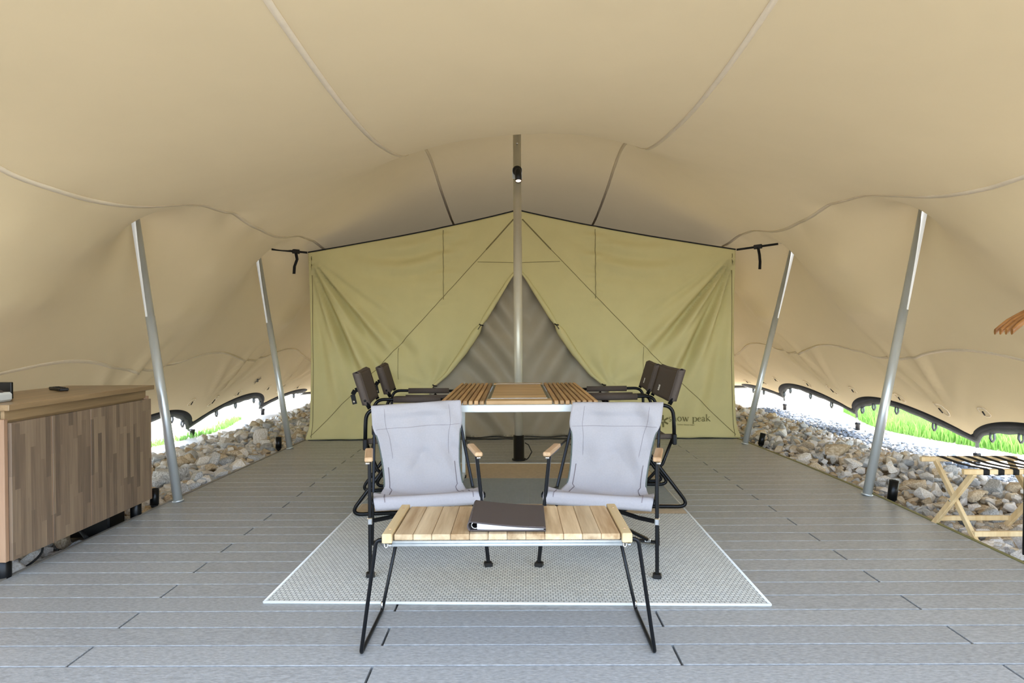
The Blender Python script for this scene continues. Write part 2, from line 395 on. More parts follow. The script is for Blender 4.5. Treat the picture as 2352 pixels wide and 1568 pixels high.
for k in range(-34, 34):  # rows behind the camera are unseen, added to dim light bounced to the canopy
    ya, yb = YB + k * PITCH, YB + (k + 1) * PITCH; A = k % 2 == 0
    joints = [-1.65, .60] if A else [-.53, 1.755]
    joints = [j + rng.uniform(-.006, .006) for j in joints]
    ends = [None] + joints + [None]
    for e in range(len(ends) - 1):
        def xs(y, side):
            v = ends[e] if side == 0 else ends[e + 1]
            if v is None: return xl(y) if side == 0 else xr(y)
            return v + (.0048 if side == 0 else -.0048)
        y0, y1, b = ya + GAP / 2, yb - GAP / 2, .002
        m = MB(); z0, z1 = -.03, 0
        q = [(xs(y0, 0), y0), (xs(y0, 1), y0), (xs(y1, 1), y1), (xs(y1, 0), y1)]
        qi = [(q[0][0] + b, y0 + b), (q[1][0] - b, y0 + b), (q[2][0] - b, y1 - b), (q[3][0] + b, y1 - b)]
        vs = [(x, y, z0) for x, y in q] + [(x, y, z1 - .0018) for x, y in q] + [(x, y, z1) for x, y in qi]
        fs = [(8, 9, 10, 11)] + [(i, (i + 1) % 4, 4 + (i + 1) % 4, 4 + i) for i in range(4)] + [(4 + i, 4 + (i + 1) % 4, 8 + (i + 1) % 4, 8 + i) for i in range(4)]
        m.add(vs, fs); m.build('plank', M_plank, floor)
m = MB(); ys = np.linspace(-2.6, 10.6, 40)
m.grid([[(xl(y), y, -.034) for y in ys], [(xr(y), y, -.034) for y in ys]]); m.build('deck_gap_shade', M_under, floor)  # near-black underlay, paints the shade seen in the plank gaps
for nm, fx, mt in (('trim_1', lambda y: xl(y) - .012, M_trimL), ('trim_2', lambda y: xr(y) + .012, M_trimR)):
    m = MB(); ys = np.linspace(-2.5, 10.4, 60); h = .010
    ring = [(-h, -.12), (h, -.12), (h, .004), (-h, .004)]
    vs = [(fx(y) + a, y, z) for y in ys for a, z in ring]
    fs = [(i * 4 + k, (i + 1) * 4 + k, (i + 1) * 4 + (k + 1) % 4, i * 4 + (k + 1) % 4) for i in range(len(ys) - 1) for k in range(4)] + [(0, 1, 2, 3)]
    m.add(vs, fs); tag(m.build(nm, mt), kind='structure')

# ------------------------------------------------------------ canopy object
can_o = empty('stretch_tent', (0, 0, 0), 0, 'large tan stretch-fabric canopy roofing the whole deck with scalloped black edges', 'canopy')
m = MB(); m.grid(CP); m.build('canopy_fabric', M_canopy, can_o)
def strip(fa, y0, y1, w, off, name, mt, n=220):
    L1, L2 = [], []
    for y in np.linspace(y0, y1, n):
        a = fa(y); p, nn = can(a, y); q, _ = can(a + .02, y); t = (q - p).normalized()
        c = p - nn * off; L1.append(c - t * w / 2); L2.append(c + t * w / 2)
    m = MB(); m.grid([[tuple(p) for p in L1], [tuple(p) for p in L2]], thick=.002); return m.build(name, mt, can_o)
tipwave = lambda y, tips: min(abs(y - t) for t in tips)
strip(lambda y: -1.03, .9, 9.5, .030, .003, 'seam', M_seam)
strip(lambda y: interp(y, [2.2, 3.6, 5, 6.6], [.90, .95, 1.0, 1.03]), .9, 9.5, .030, .003, 'seam', M_seam)
strip(lambda y: -interp(y, [2.5, 4.2], [2.68, 2.54]), .9, 10, .030, .003, 'seam', M_seam)
strip(lambda y: interp(y, [2.5, 4.2], [2.68, 2.54]), .9, 10, .030, .003, 'seam', M_seam)
strip(lambda y: -4.41 - .09 * math.cos(2 * PI * (y - 5.8) / 2.3), .9, 11.5, .034, .003, 'seam', M_seam)
strip(lambda y: 4.42 + .09 * math.cos(2 * PI * (y - 6.2) / 2.2), .9, 11.5, .034, .003, 'seam', M_seam)
for side, tips, i0, i1 in ((-1, TIPS_L, 0, 1), (1, TIPS_R, CU - 1, CU - 2)):
    E = CP[i0]; D = E - CP[i1]; D = D / np.linalg.norm(D, axis=1, keepdims=True)
    D[:, 2] = D[:, 2] * .6 - .55; D /= np.linalg.norm(D, axis=1, keepdims=True)
    js = [j for j in range(CV) if cy[j] > .82]
    ww = np.array([.115 + .02 * math.sin(5 * cy[j]) + .006 * math.sin(23 * cy[j]) for j in range(CV)])
    s1 = np.array([E[j] + D[j] * ww[j] * .5 for j in js]); s2 = np.array([E[j] + D[j] * ww[j] for j in js]); s0 = np.array([E[j] - D[j] * .01 for j in js])
    m = MB(); m.grid([s0, s1], thick=.006); m.cur = 1; m.grid([s1, s2], thick=.005); m.build('hem', [M_hem, M_hemgrey], can_o)
    # webbing loops below the hem, patches with a toggle above it
    for t in tips[1:-1]:
        for dy in (-.85, -.42, .42, .85):
            j = int(np.argmin(abs(cy - (t + dy)))); p = Vector(E[j] + D[j] * ww[j] * .9)
            lp = MB(); pts = [p + Vector((0, -.022, 0)), p + Vector((-.0, -.028, -.05)), p + Vector((0, 0, -.085)), p + Vector((0, .028, -.05)), p + Vector((0, .022, 0))]
            w = .012; lp.grid([[tuple(q + Vector((-w, 0, 0))) for q in pts], [tuple(q + Vector((w, 0, 0))) for q in pts]], thick=.004)
            lp.build('webbing_loop', M_hemgrey, can_o)
        for dy, da in ((-.62, .20), (0, .26), (.62, .20)):
            def pc(a_, y_, off=.006):
                p, nn = can(side * a_, y_); return p - nn * off
            c_a, c_y = CL - da, t + dy; o_, i_ = [], []
            for q in range(20):
                an = 2 * PI * q / 20; cs, sn = math.cos(an), math.sin(an); sq = 1 / max(abs(cs), abs(sn)) ** .5
                o_.append(tuple(pc(c_a + .085 * sn * sq, c_y + .062 * cs * sq))); i_.append(tuple(pc(c_a + .070 * sn * sq, c_y + .047 * cs * sq)))
            pm = MB(); pm.grid([o_ + o_[:1], i_ + i_[:1]], thick=.004); pt = pm.build('reinforcing_patch', M_seam, can_o)
            tg = MB(); tg.tube([pc(c_a - .02, c_y, .012), pc(c_a + .035, c_y + .008, .018)], .006, 8); tg.build('toggle', M_strap, pt)
    # straps from the tips down to the ground anchors
    for t in tips[1:-1]:
        j = int(np.argmin(abs(cy - t))); p = Vector(E[j] + D[j] * ww[j]); gx, gz = (-4.36, -.10) if side < 0 else (4.74, -.06)
        gp = Vector((gx, t + .12, gz))
        st = MB(); st.bar(p + Vector((0, 0, .03)), p.lerp(gp, .35), .03, .006); st.build('tip_strap', M_hemgrey, can_o)
        an = empty('ground_anchor', (gx, t + .12, -.14), 0, 'black ground anchor under the %s canopy tip, %s from the viewer' % ('left' if side < 0 else 'right', ('nearest', 'second', 'third', 'fourth and farthest')[list(tips[1:-1]).index(t)]), 'anchor', 'canopy anchors on the %s' % ('left' if side < 0 else 'right'))
        z = Vector((gx, t + .12, -.14)); a_ = p.lerp(gp, .33) - z; b_ = Vector((0, 0, .08))
        w = MB(); w.tube([a_, a_.lerp(b_, .5) + Vector((0, .03, 0)), b_, a_.lerp(b_, .5) - Vector((0, .03, 0)), a_], .004, 6); w.build('wire_loop', M_chrome, an)
        w = MB(); w.lathe((0, 0, 0), [(.03, 0), (.03, .07), (.035, .075), (.035, .10), (.02, .11)], 12); w.build('stake_head', M_blackm, an)

# ------------------------------------------------------------ poles
def tent_pole(base, top, r, label):
    b, t = Vector(base), Vector(top); o = empty('tent_pole', b, 0, label, 'pole', 'leaning side poles'); d = t - b
    m = MB(); m.tube([(0, 0, 0), d * .62, d * .62, d], [r, r, r * .93, r * .93], 18); m.build('tube', M_galv, o)
    m = MB(); m.tube([d * .985, d * 1.0, d * 1.0 + Vector((0, 0, .02))], [r * .93, r * 1.05, r * .6], 18); m.build('pole_head', M_galv, o)
    m = MB(); m.tube([(0, 0, -.0), d.normalized() * .012], [r * 1.25, r * 1.2], 18); m.build('foot_cap', M_galv, o)
    return o
def ptop(a, y): p, nn = can(a, y); return p - nn * .006
for s, y, yb, xb, lab in ((-1, 4.5, 4.46, -2.475, 'leaning steel pole rising beside the wooden cabinet'), (-1, 6.64, 6.56, -2.43, 'leaning steel pole at the left corner of the olive tent'),
                      (1, 4.6, 4.55, 2.60, 'leaning steel pole behind the folding luggage rack'), (1, 6.74, 6.7, 2.50, 'leaning steel pole at the right corner of the olive tent')):
    tent_pole((xb, yb, 0), ptop(s * 3.02, y), .032 if y < 6 else .031, lab)
mp = empty('centre_pole', (.026, 5.9, 0), 0, 'tall vertical centre pole with black base sleeve in front of the tent door', 'pole')
pt, _ = can(-.1, 5.93)
m = MB(); m.tube([(0, 0, .05), (0, 0, 2.15), (0, 0, 2.15), (0, .0, 3.30)], [.041, .041, .039, .039], 24); m.build('tube', mat('pole_aluminium', (214, 210, 192), .38, .35, var=.06, scale=10), mp)
m = MB(); m.lathe((0, 0, 0), [(.068, 0), (.068, .012), (.052, .014), (.052, .235), (.046, .24)], 24); m.build('base_sleeve', M_black, mp)
m = MB(); m.lathe((0, -.038, 3.03), [(.010, 0), (.010, .008), (.004, .012)], 10, Matrix.Rotation(PI / 2, 3, 'X')); m.build('bolt', M_chrome, mp)
sp = empty('spotlight', (.026, 5.85, 2.74), 0, 'small black spotlight clamped high on the centre pole', 'lamp')
m = MB(); m.box((0, .0, 0), (.094, .014, .10), .004); m.build('clamp_plate', M_white, sp)
m = MB(); m.lathe((.0, -.01, .02), [(.044, 0), (.044, .03), (.03, .036)], 20, Matrix.Rotation(PI / 2, 3, 'X')); m.build('pivot_disc', M_blackm, sp)
ax = Vector((.02, -.35, -1)).normalized(); rot = Vector((0, 0, 1)).rotation_difference(ax).to_matrix()
hd = MB(); hd.lathe((.008, -.055, .02), [(.026, 0), (.031, .01), (.031, .125), (.027, .125), (.027, .11)], 20, rot); ho = hd.build('lamp_head', M_blackm, sp)
m = MB(); m.lathe(Vector((.008, -.055, .02)) + ax * .118, [(.0, 0), (.026, 0)], 16, rot); m.build('lens', M_lamp, ho)
cb = MB(); cb.tube([(.085, 5.93, .16), (.12, 5.92, .14), (.15, 5.88, .08), (.12, 5.86, .03), (.10, 5.86, .012), (.06, 5.96, .012)], .005, 6)
tag(cb.build('power_cable', M_strap), 'short black cable looping beside the black base of the centre pole', 'cable')

# ------------------------------------------------------------ inner tent
TY = 7.1; XL, XR, XP = -2.40, 2.55, .035; ZC, ZP = 2.165, 2.635
def wtop(x):
    t = (x - XP) / ((XR if x > XP else XL) - XP); t = min(max(t, 0), 1); return ZP + (ZC - ZP) * t - .10 * t * (1 - t) - (.03 * t * (1 - t) * (1 - 2 * t))
def wopen(z):
    """half width of the door opening at height z"""
    return interp(z, [0, .55, .62, .75, 1.0, 1.3, 1.6, 1.85, 1.97], [1.05, 1.04, .98, .83, .64, .445, .255, .095, 0])
def wall_y(x, z):
    xm = (XP - x) / (XP - XL) * 2.45 if x < XP else (x - XP) / (XR - XP) * 2.45        # 0 at the centre, 2.45 at the side edge
    sd = 1 if x > XP else 0
    dx, dz = 2.45 - xm, ZC - z; r = math.hypot(dx, dz); th = math.atan2(dz, max(dx, 1e-4))
    env = min(r / .25, 1) * math.exp(-((r - 1.0) / 1.05) ** 2) * math.exp(-((th - 1.08) / .34) ** 2)
    d = .078 * env * math.sin(th * 27 + 1.1 * math.sin(2.2 * r) + sd * 1.3) + .040 * env * math.sin(th * 47 + 2 * r + sd)
    # swags sagging from the top edge
    e2 = math.exp(-((z - (wtop(x) - .28)) / .25) ** 2) * math.exp(-((xm - 1.25) / .55) ** 2)
    d += .030 * e2 * math.sin(26 * (z + .42 * (xm - .85) - .35 * (xm - .85) ** 2) + sd)
    # puckers along the vertical seam
    d += .014 * math.exp(-abs(xm - .88) / .10) * (1 if z > 1.5 else 0) * math.sin(z * 58 + sd)
    # sag of the lower wall and puckers at the tie points
    q = math.hypot(xm - 1.03, z - .6); a2 = math.atan2(z - .6, xm - 1.03)
    d += .022 * math.exp(-((q - .35) / .3) ** 2) * math.sin(a2 * 9) * min(q / .1, 1)
    d += .02 * math.sin(1.7 * xm + 2.1 * z) * .5 + .012 * math.exp(-(z / .18) ** 2) * math.sin(7 * xm)
    d -= .05 * math.exp(-(z / .12) ** 2)
    return TY + d
tent = empty('inner_tent', (0, TY, 0), 0, 'olive green inner tent with an open triangular mesh door at the back of the deck', 'tent')
def wp(x, z, off=0.): return (x, wall_y(x, z) - TY - off, z)
for sg, XE in ((-1, XL), (1, XR)):
    NS, NT = 110, 96; G = []
    for i in range(NS + 1):
        s = i / NS; col = []
        for j in range(NT + 1):
            t = j / NT; z = t * ZC
            for _ in range(6):
                x = XP + sg * wopen(z) * (1 - s) + (XE - XP) * s if True else 0
                z = t * wtop(x) + .012
            xe = x + sg * (.025 * math.exp(-((z) / .1) ** 2) - .03 * math.sin(PI * t)) * s
            col.append(wp(xe, z))
        G.append(col)
    m = MB(); m.grid(G, thick=.003); m.build('tent_wall', M_tent, tent)
# mesh door behind the opening
G = []
for i in range(61):
    x = -1.13 + 2.3 * i / 60; col = []
    for j in range(61):
        z = .012 + 2.02 * j / 60
        w = .050 * math.sin(13 * (x * .8 + z) + 3 * math.sin(2.5 * x)) * math.exp(-((x + .35) / .4) ** 2) + .045 * math.sin(14 * x - 9 * z) * math.exp(-((x - .45) / .35) ** 2) + .012 * math.sin(5 * z + 4 * x)
        col.append((x + XP * .5, .10 + w, z))
    G.append(col)
m = MB(); m.grid(G, thick=.002); m.build('mesh_door', M_mesh, tent)
# remaining walls of the tent body, and a roof raised to darken the gap
YB_ = 3.3
tp = [XL + (XR - XL) * i / 32 for i in range(33)]
def caz(x, y):
    """canopy height over a point of the tent"""
    lo = -3.2; hi = 3.2
    for _ in range(18):
        mid = (lo + hi) / 2
        if can(mid, y)[0].x < x: lo = mid
        else: hi = mid
    return can(mid, y)[0].z
def roofz(x, v):
    y = TY + v; k = min(v / .55, 1); k = k * k * (3 - 2 * k); lim = caz(x, min(y, 10.6)) - .045
    return min(wtop(x) - .01 + (lim - wtop(x)) * k, lim, wtop(x) - .01 + ((wtop(x) - 1.2) / 7.1 - .012) * v)
vs_ = [.02 + YB_ * (j / 14) ** 1.3 for j in range(15)]
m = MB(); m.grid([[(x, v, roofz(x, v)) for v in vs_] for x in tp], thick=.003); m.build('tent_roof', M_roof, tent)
for sx in (XL, XR):
    m = MB(); m.grid([[(sx + (.02 if sx < 0 else -.02), v, k / 6 * roofz(sx, v)) for v in vs_] for k in range(7)], thick=.003); m.build('side_wall', M_tent, tent)
m = MB(); m.grid([[(x, .02 + YB_, k / 6 * roofz(x, YB_ + .02)) for x in tp] for k in range(7)], thick=.003); m.build('rear_wall', M_tent, tent)
# rolled door flaps
for sg in (-1, 1):
    pts, rs = [], []
    for i in range(46):
        z = 1.985 - (1.985 - .615) * i / 45; x = XP + sg * (wopen(z) + .006)
        pts.append(Vector(wp(x, z, .012 + .01 * math.sin(9 * z))))
        k = (i / 45); rs.append(.012 + .036 * math.sin(PI * min(1, (k * 1.0 + (0 if k < .48 else -.0)))) * (.55 if k < .48 else 1.0) * (1 - .75 * math.exp(-((k - .48) / .035) ** 2)))
    m = MB(); m.tube(pts, rs, 10); fl = m.build('door_flap', M_tent, tent)
    for z in (1.32, .625):
        x = XP + sg * wopen(z); c = Vector(wp(x, z, .05)); t = MB(); t.tube([c + Vector((-.02, 0, .012)), c, c + Vector((.03, -.005, -.004))], .007, 8)
        t.tube([c, c + Vector((sg * .035, 0, -.05))], .004, 6); t.build('toggle', M_strap, fl)
def seam(pts, w, name, mt, n=40, off=.006):
    P = []
    for a, b in zip(pts, pts[1:]):
        for i in range(n): P.append((a[0] + (b[0] - a[0]) * i / n, a[1] + (b[1] - a[1]) * i / n))
    P.append(pts[-1]); L1, L2 = [], []
    for i, (x, z) in enumerate(P):
        q = P[min(i + 1, len(P) - 1)]; o = P[max(i - 1, 0)]; tx, tz = q[0] - o[0], q[1] - o[1]; L = math.hypot(tx, tz); nx, nz = -tz / L * w / 2, tx / L * w / 2
        L1.append(wp(x + nx, z + nz, off)); L2.append(wp(x - nx, z - nz, off))
    m = MB(); m.grid([L1, L2], thick=.002); return m.build(name, mt, tent)
for sg in (-1, 1):
    X_ = lambda u: XP + sg * u * ((XP - XL) / 2.45 if sg < 0 else (XR - XP) / 2.45)
    tag(seam([(X_(.05), 2.54), (X_(.37), 2.19)], .014, 'zip', M_tentseam), 'dark zip strip')
    seam([(X_(.37), 2.19), (X_(1.42), 1.06), (X_(2.42), .05)], .006, 'seam', M_tentseam)
    seam([(X_(.03), 2.04), (X_(.47), 2.05)], .005, 'seam', M_tentseam)
    seam([(X_(.87), wtop(X_(.87)) - .02), (X_(.87), 1.62)], .006, 'seam', M_tentseam)
    seam([(X_(1.4), 1.06), (X_(1.4), .70)], .004, 'seam', M_tentseam)
    seam([(X_(2.41), 2.13), (X_(2.39), .9), (X_(2.41), .03)], .006, 'seam', M_tentseam)
P = [Vector(wp(XL + (XR - XL) * i / 60, wtop(XL + (XR - XL) * i / 60) + .012, .0)) for i in range(61)]
m = MB(); m.tube(P, .008, 8); tag(m.build('ridge_cord', M_strap, tent), 'black cord along the top edge')
# groundsheet edge
m = MB(); m.grid([[(XL + (XR - XL) * i / 80, -.055 + .012 * math.sin(i * 1.3) * math.sin(i * .31), .004 + .003 * math.sin(i * .9)) for i in range(81)], [(XL + (XR - XL) * i / 80, -.02, .009) for i in range(81)]], thick=.004); m.build('groundsheet', mat('dark_sheet', (34, 42, 44), .5, var=.2, scale=20), tent)
# lettering
def text_mesh(s, size, name, mt, parent, f, serif=True):
    cu = bpy.data.curves.new(name, 'FONT'); cu.body = s; cu.size = size; cu.offset = .0; cu.resolution_u = 3
    o = bpy.data.objects.new(name, cu); C.objects.link(o); dg = bpy.context.evaluated_depsgraph_get()
    me = bpy.data.meshes.new_from_object(o.evaluated_get(dg)); bpy.data.objects.remove(o)
    bm = bmesh.new(); bm.from_mesh(me); bmesh.ops.subdivide_edges(bm, edges=bm.edges[:], cuts=1)
    for v in bm.verts: v.co = f(v.co.x, v.co.y)
    bm.to_mesh(me); bm.free(); me.materials.append(mt); ob = bpy.data.objects.new(name, me); C.objects.link(ob); ob.parent = parent; return ob
TX0 = 1.765
def glyphs(word, f, h):
    """serif lettering drawn from pen strokes; x-height 1, returns flat ribbons through f"""
    S = .19; T = .085
    def arcp(cx, cy, rx, ry, a0, a1, n=10): return [(cx + rx * math.cos(math.radians(a0 + (a1 - a0) * i / n)), cy + ry * math.sin(math.radians(a0 + (a1 - a0) * i / n))) for i in range(n + 1)]
    def wv(n, a, b): return [a + (b - a) * math.sin(PI * i / (n - 1)) for i in range(n)]
    def stem(x, y0, y1, lt=True, bs=True): return [([(x, y0), (x, y1)], S)] + ([([(x - .2, y0 + .03), (x + .2, y0 + .03)], .07)] if bs else []) + ([([(x - .2, y1 - .10), (x, y1 - .02)], .10)] if lt else [])
    G = {'s': (.72, [(arcp(.36, .73, .24, .22, 30, 270, 10) + arcp(.36, .27, .26, .24, 90, -150, 10)[1:], T * 1.5)]),
         'n': (1.16, stem(.24, 0, 1) + stem(.90, 0, .62, False) + [(arcp(.58, .62, .32, .33, 165, 0), T * 1.4)]),
         'o': (1.0, [(arcp(.5, .5, .38, .46, 0, 360, 24), [S * (.45 + .55 * abs(math.cos(2 * PI * i / 24))) for i in range(25)])]),
         'w': (1.42, [([(.16, .97), (.46, .03)], S), ([(.46, .03), (.72, .9)], T), ([(.68, .97), (.98, .03)], S), ([(.98, .03), (1.26, .97)], T), ([(.0, .97), (.34, .97)], .07), ([(1.10, .97), (1.42, .97)], .07)]),
         'p': (1.12, stem(.24, -.46, 1) + [(arcp(.60, .5, .40, .47, 150, -150, 18), [S * (.4 + .6 * max(0, math.cos(math.radians(150 - 300 * i / 18)))) for i in range(19)])]),
         'e': (.92, [([(.14, .54), (.80, .60)], T), (arcp(.48, .5, .36, .46, 12, 318, 20), [S * (.4 + .6 * max(0, -math.cos(math.radians(12 + 306 * i / 20)))) for i in range(21)])]),
         'a': (.98, [(arcp(.42, .70, .28, .26, 160, 0, 8), T * 1.4), ([(.70, .72), (.70, .10), (.90, .05)], S * .95), (arcp(.42, .27, .29, .25, 60, 330, 14), T * 1.5)]),
         'k': (1.12, stem(.24, 0, 1.55) + [([(.28, .42), (.84, .95)], T), ([(.44, .55), (.98, .03)], S), ([(.66, .97), (1.02, .97)], .07), ([(.82, .03), (1.14, .03)], .07)]), ' ': (.5, [])}
    m = MB(); x = 0
    for ch in word:
        w, st = G[ch]
        for pts, wd in st:
            if len(pts) == 2: pts = [(pts[0][0] + (pts[1][0] - pts[0][0]) * i / 4, pts[0][1] + (pts[1][1] - pts[0][1]) * i / 4) for i in range(5)]
            wl = wd if isinstance(wd, list) else [wd] * len(pts); A, B = [], []
            for i, p in enumerate(pts):
                q, o = pts[min(i + 1, len(pts) - 1)], pts[max(i - 1, 0)]; dx, dy = q[0] - o[0], q[1] - o[1]; L = math.hypot(dx, dy) or 1
                nx, ny = -dy / L * wl[i] / 2, dx / L * wl[i] / 2
                A.append(f((x + p[0] + nx) * h, (p[1] + ny) * h)); B.append(f((x + p[0] - nx) * h, (p[1] - ny) * h))
            m.grid([A, B])
        x += w + .06
    return m
glyphs('snow peak', lambda x, y: wp(TX0 + x, .195 + y, .0145), .0515).build('lettering', M_text, tent)
text_mesh('Outdoor Lifestyle Creator', .022, 'lettering', M_text, tent, lambda x, y: Vector(wp(TX0 + .10 + x * .8, .152 + y, .0145)))
m = MB()
for k in range(6):
    a = PI / 2 + k * PI / 3; c, s_ = math.cos(a), math.sin(a); w = .010
    m.add([wp(1.70 + c * .012 - s_ * w, .20 + s_ * .012 + c * w, .011), wp(1.70 + c * .068 - s_ * w, .20 + s_ * .068 + c * w, .011), wp(1.70 + c * .068 + s_ * w, .20 + s_ * .068 - c * w, .011), wp(1.70 + c * .012 + s_ * w, .20 + s_ * .012 - c * w, .011)], [(0, 1, 2, 3)])
m.build('emblem', M_text, tent)
# emblem on the canopy's left wall by the tent corner
ce, cn_ = can(-5.05, 9.0); ty_ = (can(-5.05, 9.1)[0] - ce).normalized(); ta_ = (can(-4.95, 9.0)[0] - ce).normalized()
m = MB()
for k in range(6):
    a = PI / 2 + k * PI / 3; d = ty_ * math.cos(a) + ta_ * math.sin(a); e = ty_ * -math.sin(a) + ta_ * math.cos(a); o = ce - cn_ * .012
    m.add([o + d * .01 - e * .011, o + d * .075 - e * .011, o + d * .075 + e * .011, o + d * .01 + e * .011], [(0, 1, 2, 3)])
m.build('emblem', M_printb, can_o)
# tension straps between tent corners and the pole tops
for sx, a_, py_, lab in ((XL, -3.02, 6.64, 'left'), (XR, 3.02, 6.74, 'right')):
    p0 = Vector((sx, TY - .02, ZC + .005)); p1 = ptop(a_, py_) + Vector((.06 if sx < 0 else -.06, .03, -.02)); d = p1 - p0
    st = empty('tension_strap', p0, 0, 'black buckled strap tying the %s top corner of the olive tent to a pole' % lab, 'strap')
    m = MB(); m.bar((0, 0, 0), d * .82, .024, .004, (0, 1, 0)); m.build('webbing', M_strap, st)
    m = MB(); m.bar(d * .82, d * 1.0, .008, .008); m.build('hook', M_chrome, st)
    bk = d * (.26 if sx < 0 else .42)
    m = MB(); m.bar(bk - d.normalized() * .04, bk + d.normalized() * .05, .05, .028, (0, 1, 0), .006); m.build('buckle', M_blackm, st)
    q = bk + Vector((0, -.02, -.01)); m = MB(); pts = [q, q + Vector((.015, 0, -.08)), q + Vector((.022 if sx > 0 else -.015, 0, -.16)), q + Vector((.018 if sx > 0 else -.022, 0, -.245))]
    m.grid([[tuple(v + Vector((-.016, 0, 0))) for v in pts], [tuple(v + Vector((.016, .004, 0))) for v in pts]], thick=.004); m.build('strap_tail', M_strap, st)
# ------------------------------------------------------------ rug
RUG_Z = .009
rug = empty('rug', (.0, 4.21, 0), math.radians(-1.2), 'pale woven outdoor rug with tan and grey stripes under table and chairs', 'rug')
def rug_part(y0, y1, mt, name='rug_field'):
    m = MB(); m.box((.02, (y0 + y1) / 2, .004), (2.25, y1 - y0, .008), .002); return m.build(name, mt, rug)
rug_part(-1.485, -.11, M_rug1); rug_part(-.11, .12, M_rug2); rug_part(.12, .90, M_rug3); rug_part(.90, 1.485, M_rug2)
for sx in (-1, 1):
    m = MB(); m.tube([(.02 + sx * 1.128, -1.49, .006), (.02 + sx * 1.128, 1.49, .006)], .007, 6); m.build('binding', M_rugE, rug)
for y in (-1.49, 1.49):
    m = MB(); m.tube([(.02 - 1.13, y, .006), (.02 + 1.13, y, .006)], .007, 6); m.build('binding', M_rugE, rug)

# ------------------------------------------------------------ low front table
lt = empty('low_table', (-.036, 2.475, 0), 0, 'low slatted wooden table with thin black wire legs in the foreground', 'table')
ZT, D2 = .458, .195
for i in range(12):
    m = MB(); m.box((-.4235 + (i + .5) * .0706, 0, ZT - .012), (.0692, D2 * 2 - .012, .022), .0022); m.build('plank', M_top, lt)
for sx in (-1, 1):
    m = MB(); m.box((sx * .448, 0, ZT - .0135), (.038, D2 * 2 + .012, .036), .003); bl = m.build('end_block', M_block, lt)
    for y in (-.14, .14):
        s_ = MB(); s_.lathe((sx * .448, y, ZT + .0045), [(.006, 0), (.005, .0014), (0, .0016)], 10); s_.build('screw', M_arm, bl)
for y in (-1, 1):
    m = MB(); yy = y * (D2 - .006)
    m.tube([(-.43, yy, ZT - .0295), (.43, yy, ZT - .0295)], .0058, 10); m.tube([(-.43, yy - y * -.002, ZT - .040), (.43, yy - y * -.002, ZT - .040)], .0058, 10); m.build('side_rail', M_galv, lt)
for sx in (-1, 1):
    r = .0075; xo, xf = .49, .552
    P = [(sx * .46, -D2 + .005, ZT - .02), (sx * xo, -D2 + .005, ZT - .02)]
    pts = [Vector(P[0])] + arc(P[0], P[1], (sx * xf, -D2 + .01, .006), 5, .02) + arc(P[1], (sx * xf, -D2 + .01, .007), (sx * xf, D2, .007), 5, .02) + arc((sx * xf, -D2, .007), (sx * xf, D2 - .01, .007), (sx * (xo - .02), D2 - .02, ZT - .03), 5, .02) + [Vector((sx * (xo - .03), D2 - .02, ZT - .03))]
    m = MB(); m.tube(pts, r, 10); lg = m.build('wire_leg', M_black, lt)
    m = MB(); c = Vector((sx * xf, D2 - .012, .012)); m.tube([c, c + Vector((-sx * .002, .002, .03))], .0075, 8); m.build('ferrule', M_chrome, lg)
    for y in (-D2 + .012,):
        m = MB(); q = Vector((sx * .448, y, ZT - .036))
        m.tube([q + Vector((-.013, 0, .004)), q + Vector((-.013, 0, -.012)), q + Vector((-.006, 0, -.018)), q + Vector((0, 0, -.012)), q + Vector((0, 0, .004))], .0025, 6)
        m.box(q + Vector((.010, .0, -.006)), (.014, .01, .010), .002); m.build('hook_clip', M_chrome, lg)
# binder
bd = empty('binder', (-.032, 2.46, ZT + .003), math.radians(-1), 'dark brown leather ring binder lying closed on the low table', 'binder')
H1, H2, bw, bh = .036, .012, .145, .152
def slab(zL0, zL1, zR0, zR1, x0, x1, y0, y1, n=8, sag=.0):
    m = MB(); T, B = [], []
    for i in range(n + 1):
        t = i / n; x = x0 + (x1 - x0) * t; s = sag * math.sin(PI * t)
        T.append([(x, y0, zL1 + (zR1 - zL1) * t - s), (x, y1, zL1 + (zR1 - zL1) * t - s)]); B.append([(x, y0, zL0 + (zR0 - zL0) * t - s * .8), (x, y1, zL0 + (zR0 - zL0) * t - s * .8)])
    m.grid([[T[i][0], T[i][1]] for i in range(n + 1)]); m.grid([[B[i][1], B[i][0]] for i in range(n + 1)])
    m.grid([[B[i][0], T[i][0]] for i in range(n + 1)]); m.grid([[T[i][1], B[i][1]] for i in range(n + 1)])
    m.add([B[0][0], T[0][0], T[0][1], B[0][1]], [(3, 2, 1, 0)]); m.add([B[n][0], T[n][0], T[n][1], B[n][1]], [(0, 1, 2, 3)]); 
    m.sm = [False] * len(m.sm); return m
slab(H1 - .004, H1, H2 - .003, H2 + .002, -bw + .004, bw, -bh, bh, sag=.004).build('front_cover', M_leather, bd)
slab(0, .004, 0, .004, -bw + .004, bw, -bh, bh).build('back_cover', M_leather, bd)
m = MB(); G = []
for i in range(9):
    a = PI / 2 + PI * i / 8; G.append([(-bw + .006 + .012 * math.cos(a), y, H1 / 2 + (H1 / 2 - .001) * math.sin(a)) for y in (-bh, bh)])
m.grid(G, thick=.004); m.build('spine', M_leather, bd)
slab(.005, H1 - .008, .005, H2 - .003, -bw + .03, bw - .008, -bh + .006, bh - .006, sag=.002).build('pages', M_paper, bd)
for y in (-bh + .010, 0, bh - .01):
    m = MB(); m.tube([(-bw + .022 + .014 * math.cos(a), y, .019 + .012 * math.sin(a)) for a in np.linspace(0, 2 * PI, 14)], .0025, 6); m.build('ring', M_chrome, bd)
m = MB()
